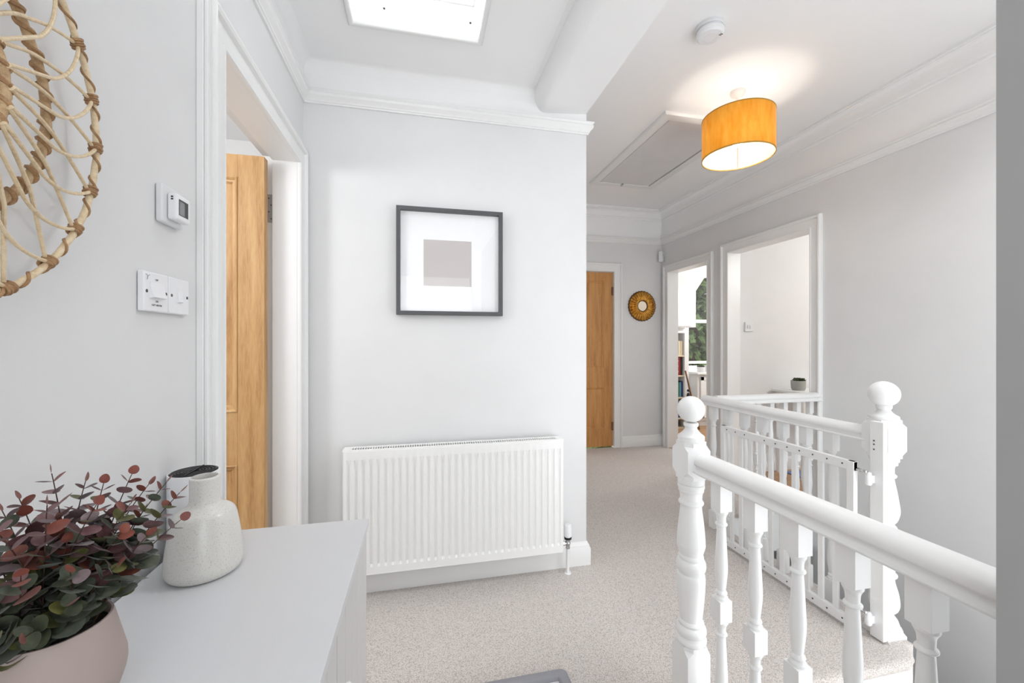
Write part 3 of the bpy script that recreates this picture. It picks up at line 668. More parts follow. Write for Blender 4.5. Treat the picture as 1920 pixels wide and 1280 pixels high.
def rocker(e, y0, y1, z0, z1, tilt):
    b = MB(); X = XL+0.013
    vs = [(X-0.002, y0, z0), (X-0.002, y1, z0), (X-0.002, y1, z1), (X-0.002, y0, z1), (X+tilt, y0, z0+0.002), (X+tilt, y1, z0+0.002), (X+0.002, y1, z1), (X+0.002, y0, z1), (X+tilt*0.55, y0, z0+(z1-z0)*0.4), (X+tilt*0.55, y1, z0+(z1-z0)*0.4)]
    b.add(vs, [(0, 1, 2, 3), (0, 4, 5, 1), (4, 8, 9, 5), (8, 7, 6, 9), (3, 2, 6, 7), (0, 3, 7, 8, 4), (1, 5, 9, 6, 2)]); return b.build('rocker', M['plastic'], e, bevel=0.0008)
def screws(e, ys, z):
    for y in ys:
        b = MB(); b.lathe([(0.0034, 0.0), (0.0034, 0.0006)], (XL+0.0128, y, z), 'x', 12); b.build('screw', M['screw'], e)
rocker(s1, 0.946, 0.989, 1.286, 1.318, 0.009)
screws(s1, (0.937, 0.999), 1.2995)
rt = (PI/2, 0, PI/2)
text_mesh('lettering', 'OFF', 0.0055, M['darkslot'], s1, (XL+0.0133, 0.968, 1.3225), rt)
text_mesh('lettering', 'ON', 0.0055, M['darkslot'], s1, (XL+0.0133, 0.968, 1.279), rt)
text_mesh('lettering', 'LOFT HEATER', 0.0052, M['darkslot'], s1, (XL+0.0133, 0.968, 1.2715), rt)
b = MB(); X = XL+0.0133
b.tube([(X, 0.934, 1.333), (X, 0.940, 1.329), (X, 0.946, 1.332)], 0.0004, 5); b.tube([(X, 0.940, 1.329), (X, 0.938, 1.322)], 0.0004, 5); b.build('pen_mark', M['lcd'], s1)
s2 = plate('light_switch', 'white light switch plate with one narrow rocker nearest the door', 'switch', 1.0475, 1.2995)
rocker(s2, 1.040, 1.056, 1.285, 1.315, 0.006)
screws(s2, (1.019, 1.078), 1.2995)
th = thing('thermostat', (XL, 1.024, 1.49), 'white wall thermostat with grey screen above the switches', 'thermostat')
b = MB(); b.box(XL+0.001, XL+0.014, 0.984, 1.064, 1.450, 1.530); b.build('wall_plate', M['plastic2'], th, bevel=0.004, bseg=3)
b = MB(); b.box(XL+0.014, XL+0.033, 0.999, 1.052, 1.459, 1.515); b.build('body', M['plastic'], th, bevel=0.005, bseg=3)
b = MB(); b.box(XL+0.0328, XL+0.0334, 1.006, 1.041, 1.470, 1.504); b.box(XL+0.0333, XL+0.0337, 1.0075, 1.027, 1.4715, 1.500, 1); b.build('screen', [M['charcoal'], M['lcd']], th)
b = MB(); b.box(XL+0.022, XL+0.026, 0.9983, 0.9995, 1.505, 1.508); b.box(XL+0.022, XL+0.026, 0.9983, 0.9995, 1.500, 1.503); b.build('slot', M['dark'], th)

# ------------------------------------------------------------------ rattan wall piece
rw = thing('rattan_wall_decoration', (XL, 0.492, 1.505), 'round woven rattan wall hanging of three rings on the left wall', 'wall decoration')
def ring_pts(cx, cy, cz, r, n, wob=0.0, seed=1):
    rnd = random.Random(seed); return [(cx+rnd.uniform(-wob, wob), cy+(r+rnd.uniform(-wob, wob))*math.cos(2*PI*k/n), cz+(r+rnd.uniform(-wob, wob))*math.sin(2*PI*k/n)) for k in range(n)]
CO = (-0.500, 0.492, 1.508, 0.279); CI = (-0.487, 0.492, 1.498, 0.173); CH = (-0.466, 0.492, 1.488, 0.092)
def wrapped(name, C, r, turns, rw_, dark=False):
    b = MB(); n = 96; pts = ring_pts(C[0], C[1], C[2], C[3], n, 0.0006, 3); b.tube(pts, r, 10, 0, closed=True)
    hp = []; N = turns*14
    for k in range(N+1):
        A = 2*PI*k/N; B = 2*PI*turns*k/N; rr = C[3]+(r+0.0006)*math.cos(B)
        hp.append((C[0]+(r+0.0006)*math.sin(B), C[1]+rr*math.cos(A), C[2]+rr*math.sin(A)))
    b.tube(hp, rw_, 6, 1); return b.build(name, [M['rattan3'] if dark else M['rattan'], M['rattan2']], rw)
wrapped('outer_ring', CO, 0.0042, 44, 0.0019); wrapped('middle_ring', CI, 0.0052, 46, 0.0030, True); wrapped('inner_ring', CH, 0.0050, 26, 0.0028, True)
def pol(C, ang, dr=0, dx=0): return Vector((C[0]+dx, C[1]+(C[3]+dr)*math.cos(ang), C[2]+(C[3]+dr)*math.sin(ang)))
def bez(p0, p1, p2, p3, n=14): return [p0*(1-t)**3+p1*3*t*(1-t)**2+p2*3*t*t*(1-t)+p3*t**3 for t in [k/n for k in range(n+1)]]
for k in range(24):
    aO = math.radians(-1+15.4*k) if k < 12 else math.radians(-1-15.4*(k-11)+0)
    aO = math.radians(-1+15*k)
    b = MB(); aI = aO+math.radians(8.5); aH = aI+math.radians(9)
    ph, pi_, po = pol(CH, aH, -0.001, 0.006), pol(CI, aI, 0.0, 0.009), pol(CO, aO, -0.003, -0.001)
    m1 = pol(CO, aO+math.radians(4), -0.05, 0.006); m0_ = pol(CI, aI+math.radians(4), -0.03, 0.012)
    pts = bez(ph, ph.lerp(pi_, 0.35), m0_, pi_, 10)+bez(pi_, pi_.lerp(m1, 0.4), m1, po, 12)[1:]
    b.tube(pts, 0.0024, 8); b.build('spoke', M['rattan'], rw)
    b = MB(); aI = aO-math.radians(12.5); aH = aI+math.radians(1)
    ph, pi_, po = pol(CH, aH, -0.001, 0.008), pol(CI, aI, 0.002, 0.011), pol(CO, aO, -0.003, 0.002)
    m1 = pol(CO, aI+math.radians(1), -0.050, 0.010); m2 = pol(CO, aO-math.radians(4), -0.018, 0.006)
    pts = bez(ph, ph.lerp(pi_, 0.4), ph.lerp(pi_, 0.7), pi_, 8)+bez(pi_, m1, m2, po, 14)[1:]
    b.tube(pts, 0.0024, 8); b.build('spoke', M['rattan'], rw)
    b = MB(); p = pol(CO, aO)
    for q in range(4):
        dd = (q-1.5)*0.0034; c0 = pol(CO, aO+dd/CO[3]); rr_ = 0.0062+0.0008*(q % 2); pts = []
        for s_ in range(14):
            B = 2*PI*s_/14; pts.append((c0.x+rr_*math.sin(B), CO[1]+(CO[3]-0.0015+rr_*math.cos(B))*math.cos(aO+(dd+0.001*math.sin(B))/CO[3]), CO[2]+(CO[3]-0.0015+rr_*math.cos(B))*math.sin(aO+(dd+0.001*math.sin(B))/CO[3])))
        b.tube(pts, 0.0021, 6, closed=True)
    b.build('binding', M['rattan2'], rw)

# ------------------------------------------------------------------ sideboard
sb = thing('sideboard', (-0.33, 0.3, 0), 'pale grey sideboard with boarded front along the left wall', 'sideboard')
SY1 = 1.096; SH_ = 0.75
b = MB(); b.box(XL+0.022, -0.1305, -0.35, SY1, SH_-0.018, SH_); b.build('top', M['sideboard'], sb, bevel=0.0015)
b = MB(); b.box(XL+0.024, -0.156, -0.34, SY1-0.008, 0.03, SH_-0.018); b.box(XL+0.03, -0.17, -0.33, SY1-0.02, 0.0, 0.03); b.build('carcass', M['sidebody'], sb, bevel=0.001)
def board_door(ya, yb, knob):
    b = MB(); ngr = round((yb-ya)/0.073); st_ = (yb-ya)/ngr
    for i in range(ngr): b.box(-0.156, -0.135, ya+i*st_+0.0012, ya+(i+1)*st_-0.0012, 0.05, SH_-0.022)
    b.box(-0.1565, -0.139, ya+0.0013, yb-0.0013, 0.0505, SH_-0.0225)
    dd = b.build('door', M['sidebody'], sb, bevel=0.0008)
    b = MB(); b.lathe([(0.004, 0), (0.0035, 0.006), (0.006, 0.009), (0.007, 0.013), (0.004, 0.016), (0.001, 0.0165)], (-0.135, knob, 0.604), 'x', 20); b.build('knob', M['plastic'], dd)
board_door(0.720, SY1-0.011, 0.752); board_door(0.352, 0.717, 0.680); board_door(-0.33, 0.349, -0.29)

# ------------------------------------------------------------------ items on the sideboard
vc = (-0.415, 0.915); vs_ = thing('vase', (vc[0], vc[1], 0.75), 'white speckled stoneware bottle vase with short wide neck', 'vase')
P = [(0.001, 0.0), (0.050, 0.0), (0.050, 0.0), (0.059, 0.004), (0.0638, 0.014), (0.0642, 0.028), (0.061, 0.058), (0.0555, 0.094), (0.0515, 0.112), (0.047, 0.120), (0.039, 0.126), (0.030, 0.131), (0.026, 0.137), (0.0248, 0.150), (0.0250, 0.178), (0.0247, 0.184), (0.0227, 0.1855), (0.0207, 0.183), (0.0207, 0.15), (0.025, 0.128), (0.042, 0.11), (0.03, 0.02), (0.001, 0.018)]
b = MB(); b.lathe(smooth_prof(P, 5), (vc[0], vc[1], 0.75), 'z', 64, cap=False); b.build('body', M['speckle'], vs_, angle=60)
dc = (-0.490, 1.034); ds = thing('diffuser', (dc[0], dc[1], 0.75), 'white cylinder device with black grooved top behind the vase', 'device')
b = MB(); b.lathe([(0.001, 0), (0.0455, 0), (0.047, 0.002), (0.047, 0.162), (0.0465, 0.164), (0.0445, 0.164), (0.0440, 0.160), (0.001, 0.160)], (dc[0], dc[1], 0.75), 'z', 56); b.build('body', M['plastic'], ds, angle=30)
b = MB(); pr_ = [(0.001, 0.159), (0.006, 0.159), (0.0065, 0.163)]
for k in range(6): r_ = 0.009+k*0.0058; pr_ += [(r_, 0.163), (r_+0.001, 0.165), (r_+0.003, 0.165), (r_+0.004, 0.1615)]
pr_ += [(0.0438, 0.1615), (0.0438, 0.158)]
b.lathe(pr_, (dc[0], dc[1], 0.75), 'z', 56); b.box(dc[0]-0.001, dc[0]+0.0015, dc[1]-0.040, dc[1]+0.040, 0.913, 0.9165); b.build('vent_top', M['dark'], ds, angle=30)
b = MB(); b.tube([(dc[0]-0.02, dc[1]-0.043, 0.757), (-0.500, 0.975, 0.7535), (-0.494, 0.955, 0.7535), (-0.482, 0.945, 0.7535)], 0.003, 8); b.build('cable', M['dark'], ds)

pc = (-0.416, 0.5815); pl = thing('potted_plant', (pc[0], pc[1], 0.75), 'purple and green leafed plant in a blush bowl pot at the lower left', 'plant')
P = [(0.001, 0.0), (0.044, 0.0), (0.047, 0.003), (0.060, 0.046), (0.0615, 0.056), (0.061, 0.066), (0.0495, 0.117), (0.0482, 0.120), (0.0460, 0.120), (0.0450, 0.117), (0.047, 0.105), (0.001, 0.105)]
b = MB(); b.lathe(P, (pc[0], pc[1], 0.75), 'z', 64, cap=False); b.build('pot', M['pot'], pl, angle=35)
b = MB(); b.lathe([(0.0462, 0.1055), (0.030, 0.109), (0.001, 0.111)], (pc[0], pc[1], 0.75), 'z', 32); b.build('soil', M['soil'], pl)
rnd = random.Random(21)
fol = MB(); stm = MB()
def leaf(c, d, up, L, mi, w=0.95):
    """round cupped leaf blade; c base, d direction along, up normal"""
    d = d.normalized(); s = d.cross(up).normalized(); u = s.cross(d).normalized(); n = 14; vs = []
    cen = c+d*L*0.5
    vs.append(cen-u*L*0.05)
    for k in range(n):
        a = 2*PI*k/n; x = math.cos(a); y = math.sin(a)
        ww = w*(1-0.14*x); lift = 0.06*L*(y*y)+0.03*L*x
        vs.append(cen+d*(x*L*0.5)+s*(y*L*0.5*ww)+u*lift)
    fs = [(0, 1+k, 1+(k+1) % n) for k in range(n)]; fol.add(vs, fs, mi)
def stem(p0, p1, n, L0, mix):
    p0 = Vector(p0); p1 = Vector(p1); mid = p0.lerp(p1, 0.5); out = (p1-p0); out.z = 0
    mid = mid-out*0.18+Vector((0, 0, 0.012)); pts = [p0*(1-t)**2+mid*2*t*(1-t)+p1*t*t for t in [k/14 for k in range(15)]]
    stm.tube(pts, [0.0011-0.0006*k/14 for k in range(15)], 6)
    for k in range(n):
        t = 0.22+0.78*(k+0.3)/n; i = min(int(t*14), 13); p = pts[i].lerp(pts[i+1], t*14-i); tn = (pts[i+1]-pts[i]).normalized()
        az = (k % 2)*PI/2+rnd.uniform(-0.5, 0.5); o1 = tn.orthogonal().normalized(); o2 = tn.cross(o1)
        for sg in (0, PI):
            dr = (o1*math.cos(az+sg)+o2*math.sin(az+sg))+tn*rnd.uniform(0.2, 0.7)
            L = L0*(1.15-0.65*max(0, t-0.45)/0.55)*rnd.uniform(0.8, 1.15)
            g_ = (p.z-0.88)/0.13+rnd.uniform(-0.25, 0.3)+mix
            mi = (rnd.choice((0, 1, 2, 0)) if g_ > 0.72 else rnd.choice((0, 2, 3, 5, 1)) if g_ > 0.42 else rnd.choice((4, 5, 3, 4)))
            leaf(p, dr, tn+Vector((rnd.uniform(-.4, .4), rnd.uniform(-.4, .4), 0.2)), L, mi)
    leaf(pts[-1], (pts[-1]-pts[-2]), Vector((rnd.uniform(-1, 1), rnd.uniform(-1, 1), 0.3)), L0*0.5, 1)
TIPS = [(-0.405, 0.560, 1.052), (-0.440, 0.548, 1.018), (-0.372, 0.585, 1.030), (-0.352, 0.600, 1.035), (-0.318, 0.606, 1.020), (-0.290, 0.582, 0.980), (-0.300, 0.600, 1.008), (-0.330, 0.560, 1.012), (-0.350, 0.54, 1.02),
        (-0.380, 0.52, 1.03), (-0.41, 0.50, 1.02), (-0.44, 0.51, 1.0), (-0.45, 0.58, 1.02), (-0.40, 0.60, 1.03), (-0.31, 0.555, 0.975), (-0.325, 0.53, 0.955), (-0.35, 0.505, 0.965), (-0.375, 0.485, 0.975), (-0.40, 0.475, 0.965), (-0.43, 0.48, 0.955),
        (-0.355, 0.575, 1.0), (-0.335, 0.59, 0.99), (-0.39, 0.55, 1.0), (-0.36, 0.47, 0.925), (-0.385, 0.468, 0.93), (-0.345, 0.50, 0.935), (-0.33, 0.545, 0.985), (-0.42, 0.53, 0.99), (-0.37, 0.53, 0.985), (-0.345, 0.62, 1.015), (-0.46, 0.55, 0.98), (-0.41, 0.455, 0.925)]
TIPS = [(x*1.1, y*1.1, 1.2+(z-1.2)*1.1) for x, y, z in TIPS]
for i, tpt in enumerate(TIPS):
    a = rnd.uniform(0, 2*PI); r_ = rnd.uniform(0.004, 0.022); dirv = Vector((tpt[0]-pc[0], tpt[1]-pc[1], 0))*0.25
    stem((pc[0]+r_*math.cos(a)+dirv.x, pc[1]+r_*math.sin(a)+dirv.y, 0.857), tpt, 9 if tpt[2] > 0.96 else 6, 0.0245, rnd.uniform(-0.1, 0.15))
stm.build('stems', M['stem'], pl); fol.build('foliage', LEAF, pl, angle=80)

# ------------------------------------------------------------------ ceiling fittings
lc = (1.856, 2.107)
lp = thing('ceiling_lamp', (lc[0], lc[1], 2.70), 'mustard velvet drum pendant lamp lit beneath the hall ceiling', 'lamp')
ZB, ZT, RS = 2.307, 2.545, 0.196
b = MB(); b.lathe([(RS, ZB), (RS, ZT)], (lc[0], lc[1], 0), 'z', 72, cap=False); b.build('lamp_shade', M['shade'], lp)
for o_ in (): pass
b = MB(); b.lathe([(RS-0.002, ZB), (RS-0.002, ZT)], (lc[0], lc[1], 0), 'z', 72, cap=False); shl = b.build('shade_lining', M['cream'], lp)
m_, nt_, b_ = new_mat('translucent_lining'); n_ = noise_of(nt_, 60, 2)
r_ = ramp(nt_, n_.outputs['Fac'], [(0.3, lin((246, 230, 200))), (0.7, lin((252, 240, 216)))]); tr_ = nt_.nodes.new('ShaderNodeBsdfTranslucent'); x_ = nt_.nodes.new('ShaderNodeMixShader'); x_.inputs[0].default_value = 0.35
b_.inputs['Roughness'].default_value = 0.7
nt_.links.new(r_.outputs[0], b_.inputs['Base Color']); nt_.links.new(r_.outputs[0], tr_.inputs[0]); nt_.links.new(b_.outputs[0], x_.inputs[1]); nt_.links.new(tr_.outputs[0], x_.inputs[2]); nt_.links.new(x_.outputs[0], nt_.nodes['Material Output'].inputs[0])
shl.data.materials[0] = m_
for z in (ZB, ZT):
    b = MB(); b.lathe([(RS-0.003, z-0.003), (RS+0.0012, z-0.003), (RS+0.0012, z+0.003), (RS-0.003, z+0.003), (RS-0.003, z-0.003)], (lc[0], lc[1], 0), 'z', 72, cap=False); b.build('shade_rim', M['brass'], lp)
b = MB(); b.box(-0.0015, 0.0015, -0.0008, 0.0008, ZB+0.004, ZT-0.004)
sa = math.atan2(lc[1], lc[0]); b.v = [(lc[0]+(RS-0.004)*math.cos(sa)+x*math.cos(sa+PI/2), lc[1]+(RS-0.004)*math.sin(sa)+x*math.sin(sa+PI/2)+y, z) for x, y, z in b.v]; b.build('seam', M['brownwood'], lp)
b = MB()
for k in range(3):
    a = 2*PI*k/3+0.4; b.tube([(lc[0]+0.02*math.cos(a), lc[1]+0.02*math.sin(a), 2.485), (lc[0]+(RS-0.003)*math.cos(a), lc[1]+(RS-0.003)*math.sin(a), 2.54)], 0.0014, 6)
b.tube([(lc[0]+0.022*math.cos(2*PI*k/20), lc[1]+0.022*math.sin(2*PI*k/20), 2.485) for k in range(20)], 0.0015, 6, closed=True); b.build('shade_carrier', M['plastic'], lp)
b = MB(); b.lathe([(0.042, 2.70), (0.042, 2.688), (0.036, 2.676), (0.018, 2.668), (0.010, 2.655), (0.003, 2.654)], (lc[0], lc[1], 0), 'z', 36); b.build('ceiling_rose', M['plastic'], lp, angle=50)
b = MB(); b.lathe([(0.003, 2.51), (0.003, 2.66)], (lc[0], lc[1], 0), 'z', 10); b.build('flex', M['plastic'], lp)
b = MB(); b.lathe([(0.018, 2.425), (0.020, 2.48), (0.017, 2.49), (0.014, 2.51), (0.006, 2.52)], (lc[0], lc[1], 0), 'z', 24); b.build('lamp_holder', M['plastic'], lp)
b = MB(); b.sphere((lc[0], lc[1], 2.395), 0.028, 24, 14); b.build('bulb', M['bulb'], lp)
light('lamp_bulb_glow', 'POINT', (lc[0], lc[1], 2.395), 17, (1, 0.96, 0.91), size=0.03)
lp_l = bpy.data.objects['lamp_bulb_glow']; lp_l.parent = lp; lp_l.location = (0, 0, -0.305)

sm = thing('smoke_alarm', (1.345, 1.70, 2.70), 'white round smoke alarm on the ceiling beside the lamp', 'smoke alarm')
sc_ = (1.345, 1.70)
b = MB(); b.lathe([(0.066, 2.70), (0.066, 2.688), (0.061, 2.684), (0.001, 2.684)], (*sc_, 0), 'z', 48); b.build('base', M['plastic2'], sm, angle=30)
b = MB(); b.lathe([(0.055, 2.686), (0.055, 2.678), (0.060, 2.676), (0.062, 2.670), (0.060, 2.656), (0.052, 2.650), (0.030, 2.6485), (0.030, 2.6495), (0.027, 2.6495), (0.027, 2.648), (0.001, 2.648)], (*sc_, 0), 'z', 48); b.build('cover', M['plastic'], sm, angle=25)
b = MB(); b.box(1.375, 1.388, 1.668, 1.6705, 2.648, 2.652); b.box(1.372, 1.385, 1.6745, 1.677, 2.648, 2.652); b.build('grille_slot', M['darkslot'], sm)

mo = thing('motion_sensor', (2.70, 4.235, 2.17), 'small white alarm sensor high in the hall corner', 'sensor')
R_ = Matrix.Rotation(math.radians(35), 4, 'Z'); b = MB(); b.box(-0.032, 0.032, -0.03, 0.012, -0.055, 0.06); b.box(-0.020, 0.020, -0.036, -0.029, -0.048, 0.0, 1); b.box(-0.004, 0.004, -0.032, -0.0295, 0.02, 0.028, 2)
b.v = [tuple(R_ @ Vector(v)+Vector((2.690, 4.225, 2.17))) for v in b.v]; b.build('housing', [M['plastic'], M['plastic2'], M['darkslot']], mo, bevel=0.005)

# ------------------------------------------------------------------ sunburst mirror on the far wall
mc = (2.474, 4.27, 1.606)
mi_ = thing('round_mirror', mc, 'small round mirror in a fluted gold frame on the far wall', 'mirror')
b = MB(); N = 30; S = 8; rows = []; nseg = N*S
prof = [(0.058, 0.018), (0.066, 0.030), (0.080, 0.034), (0.105, 0.036), (0.135, 0.030), (0.155, 0.018), (0.163, 0.010)]
vs = []; fs = []
for (r, h) in prof:
    fl = min(1, max(0, (r-0.066)/0.06))
    for k in range(nseg):
        a = 2*PI*k/nseg; ph = abs(math.cos(PI*k/S)); rr = r+(0.006*fl if r > 0.15 else 0)*(1-ph)
        vs.append((mc[0]+rr*math.cos(a), mc[1]-h-0.013*fl*(1-ph) if r < 0.16 else mc[1]-h, mc[2]+rr*math.sin(a)))
for i in range(len(prof)-1):
    for k in range(nseg): k2 = (k+1) % nseg; fs.append((i*nseg+k, i*nseg+k2, (i+1)*nseg+k2, (i+1)*nseg+k))
b.add(vs, fs); b.build('gold_frame', M['gold'], mi_, angle=70)
b = MB(); vs = []; n_ = nseg
for (r, h) in ((0.150, 0.001), (0.164, 0.001), (0.172, 0.005), (0.169, 0.012), (0.158, 0.014)):
    for k in range(n_): a = 2*PI*k/n_; rr = r+0.006*(1-abs(math.cos(PI*k/S))); vs.append((mc[0]+rr*math.cos(a), mc[1]-h, mc[2]+rr*math.sin(a)))
fs = [(i*n_+k, i*n_+(k+1) % n_, (i+1)*n_+(k+1) % n_, (i+1)*n_+k) for i in range(4) for k in range(n_)]
b.add(vs, fs); b.build('scalloped_edge', M['golddark'], mi_, angle=60)
b = MB(); pts = [(mc[0]+0.061*math.cos(2*PI*k/48), mc[1]-0.020, mc[2]+0.061*math.sin(2*PI*k/48)) for k in range(48)]; b.tube(pts, 0.005, 8, closed=True); b.build('inner_ring', M['golddark'], mi_)
b = MB(); b.lathe([(0.060, -0.016), (0.060, -0.002)], mc, 'y', 48); b.build('mirror_glass', M['mirror'], mi_)

# ------------------------------------------------------------------ grey tray on the carpet
ty = thing('tray', (0.40, 1.30, 0), 'grey rimmed white tray corner on the carpet at the bottom edge', 'tray')
b = MB(); R_ = Matrix.Rotation(math.radians(-3), 4, 'Z')
def rrect(x0, x1, y0, y1, r, z, n=6):
    P = []
    for cx, cy, a0 in ((x1-r, y1-r, 0), (x0+r, y1-r, PI/2), (x0+r, y0+r, PI), (x1-r, y0+r, 1.5*PI)):
        for k in range(n+1): a = a0+PI/2*k/n; P.append((cx+r*math.cos(a), cy+r*math.sin(a), z))
    return P
TX = (0.10, 0.505, 0.98, 1.398)
def tray_loops(b, loops, mi=0, capl=False):
    o = [rrect(TX[0]+i, TX[1]-i, TX[2]+i, TX[3]-i, max(0.02-i*0.4, 0.006), z) for i, z in loops]; n = len(o[0]); vs = [p for l in o for p in l]
    fs = [(i*n+k, i*n+(k+1) % n, (i+1)*n+(k+1) % n, (i+1)*n+k) for i in range(len(o)-1) for k in range(n)]
    if capl: fs.append(tuple((len(o)-1)*n+k for k in range(n)))
    b.add(vs, fs, mi)
tray_loops(b, [(0.004, 0.001), (0.0, 0.006), (0.0, 0.024), (0.004, 0.028), (0.030, 0.028), (0.034, 0.025), (0.036, 0.004)]); b.build('rim', M['greytray'], ty, angle=50)
b = MB(); b.box(TX[0]+0.036, TX[1]-0.036, TX[2]+0.036, TX[3]-0.036, 0.001, 0.012); b.build('base', M['plastic'], ty)

# ------------------------------------------------------------------ room beyond the left door
wallbox('wall_bedroom', [(-3.3, XL-T, 3.1, 3.2, 0, 2.7), (-3.4, -3.3, -0.6, 3.2, 0, 0.9), (-3.4, -3.3, -0.6, 3.2, 2.1, 2.7), (-3.4, -3.3, -0.6, 0.6, 0.9, 2.1), (-3.4, -3.3, 2.0, 3.2, 0.9, 2.1), (-3.3, XL-T, -0.7, -0.6, 0, 2.7)], M['ceil'], 'white walls of the room behind the open pine door')
b = MB(); b.box(-3.4, XL-T, -0.7, 3.2, 2.56, 2.66); struct(b.build('ceiling_bedroom', M['ceil']), 'white ceiling of the room behind the pine door')
b = MB(); b.box(-3.4, XL-0.01, -0.7, 3.2, -0.12, 0); struct(b.build('floor_bedroom', M['carpet']), 'carpet of the room behind the pine door')

# ------------------------------------------------------------------ study beyond the far right doorway
X1 = XR+0.12
WX0, WX1, WZ0, WZ1 = 3.832, 4.70, 0.87, 2.20
wallbox('wall_study', [(X1, WX0, 5.3, 5.42, 0, 2.5), (WX1, 5.6, 5.3, 5.42, 0, 2.5), (WX0, WX1, 5.3, 5.42, 0, WZ0-0.03), (WX0, WX1, 5.3, 5.42, WZ1, 2.5), (5.5, 5.6, 3.22, 5.3, 0, 2.5), (X1, 5.6, 3.222, 3.36, 0, 2.5), (X1-0.02, X1+0.0, 4.39, 5.42, 0, 2.5)], M['ceil'], 'white walls of the study with its window')
b = MB(); b.box(X1, 5.6, 3.3, 5.4, 2.45, 2.55)
b.add([(X1, 4.55, 2.45), (WX0-0.0, 4.55, 2.45), (WX0, 5.3, 1.78), (X1, 5.3, 1.78), (X1, 4.55, 2.5), (WX0, 4.55, 2.5), (WX0, 5.3, 2.5), (X1, 5.3, 2.5)], [(0, 1, 2, 3), (4, 5, 6, 7), (0, 1, 5, 4), (1, 2, 6, 5), (2, 3, 7, 6), (3, 0, 4, 7)])
struct(b.build('ceiling_study', M['ceil']), 'white coombed ceiling of the study')
b = MB(); b.box(XR-0.0, 5.6, 3.22, 5.4, -0.1, 0.001); struct(b.build('floor_study', M['oakfloor']), 'wooden floor of the study')
w2 = struct_empty('window_2', ((WX0+WX1)/2, 5.33, WZ0), 'white sash window of the study looking onto trees')
b = MB(); yy = (5.34, 5.375)
for bx in ((WX0, WX0+0.02, WZ0, WZ1), (WX1-0.04, WX1, WZ0, WZ1), (WX0, WX1, WZ1-0.05, WZ1), (WX0, WX1, WZ0, WZ0+0.04), (WX0, WX1, 1.475, 1.525)): b.box(bx[0], bx[1], yy[0], yy[1], bx[2], bx[3])
b.build('sash', M['gloss'], w2, bevel=0.003)
b = MB(); b.box(WX0+0.01, WX1-0.01, 5.352, 5.356, WZ0+0.02, WZ1-0.02); b.build('pane', M['glass'], w2)
b = MB(); b.box(WX0-0.06, WX1+0.05, 5.02, 5.34, WZ0-0.135, WZ0-0.105); b.build('window_sill', M['gloss'], w2, bevel=0.006)
# cupboard under the sill
cb = thing('wall_cupboard', (4.2, 5.1, 0), 'white built-in cupboard below the study window', 'cupboard')
b = MB(); b.box(WX0-0.02, WX1, 5.08, 5.3, 0.08, WZ0-0.135); b.box(WX0-0.02, WX1, 5.11, 5.3, 0.0, 0.08); b.build('carcass', M['satin'], cb)
for k in range(2):
    xa = WX0+0.02+k*0.42; b = MB(); b.box(xa, xa+0.40, 5.065, 5.08, 0.12, 0.70)
    for q in ((xa, xa+0.05, 0.12, 0.70), (xa+0.35, xa+0.40, 0.12, 0.70), (xa, xa+0.40, 0.12, 0.17), (xa, xa+0.40, 0.65, 0.70)): b.box(q[0], q[1], 5.055, 5.066, q[2], q[3])
    dr = b.build('door', M['satin'], cb, bevel=0.002); b = MB(); b.sphere((xa+(0.20 if k == 0 else 0.03), 5.047, 0.42), 0.008, 12, 8); b.build('knob', M['screw'], dr)
uc = thing('wall_cabinet', (3.5, 5.1, 1.35), 'white overhead cabinet above the study bookcase', 'cabinet')
b = MB(); b.box(3.2, 3.77, 5.06, 5.3, 1.40, 1.92); uc_b = b.build('carcass', M['satin'], uc); b = MB(); b.box(3.22, 3.70, 5.045, 5.06, 1.415, 1.90); dd = b.build('door', M['satin'], uc, bevel=0.002)
b = MB(); b.sphere((3.435, 5.036, 1.50), 0.008, 12, 8); b.build('knob', M['screw'], dd)
# bookcase
bk = thing('bookcase', (3.5, 5.15, 0), 'white bookcase with pale shelves just inside the study doorway', 'bookcase')
BY = 4.98
b = MB(); b.box(3.28, 3.30, BY, 5.28, 0, 1.345); b.box(3.537, 3.60, BY, 5.28, 0, 1.345); b.box(3.30, 3.537, BY, 5.28, 1.315, 1.345); b.box(3.30, 3.537, 5.27, 5.28, 0, 1.315); b.build('case', M['satin'], bk, bevel=0.001)
SH = [1.010, 0.735, 0.435, 0.150, 0.02]
ref = None
for z in SH:
    if ref is None: b = MB(); b.box(3.30, 3.537, BY+0.005, 5.27, z-0.018, z); ref = b.build('shelf', M['shelfwood'], bk); zr = z
    else: copy_part(ref, bk, (0, 0, z-zr))
BKM = {k: plain('book_'+k, v, 0.6, 0.05, 80, 0.05) for k, v in dict(cream=(226, 212, 180), white=(232, 232, 232), slate=(90, 96, 110), red=(136, 32, 30), tan=(170, 110, 60), orange=(214, 110, 70), yellow=(220, 200, 120), blue=(40, 70, 120), teal=(50, 140, 120), green=(96, 124, 60), black=(28, 26, 28), sky=(120, 160, 190)).items()}
def book(x, t, z, h, colr, label, dep=0.16, group=None):
    e = thing('book', (x+t/2, BY+0.03, z), label, 'book', group)
    b = MB(); b.box(x, x+t, BY+0.03, BY+0.034, z, z+h); b.box(x, x+0.0015, BY+0.03, BY+0.03+dep, z, z+h); b.box(x+t-0.0015, x+t, BY+0.03, BY+0.03+dep, z, z+h); b.build('cover', BKM[colr], e, bevel=0.0008)
    b = MB(); b.box(x+0.0016, x+t-0.0016, BY+0.0345, BY+0.028+dep, z+0.003, z+h-0.003); b.build('pages', M['mat'], e); return e
x = 3.354
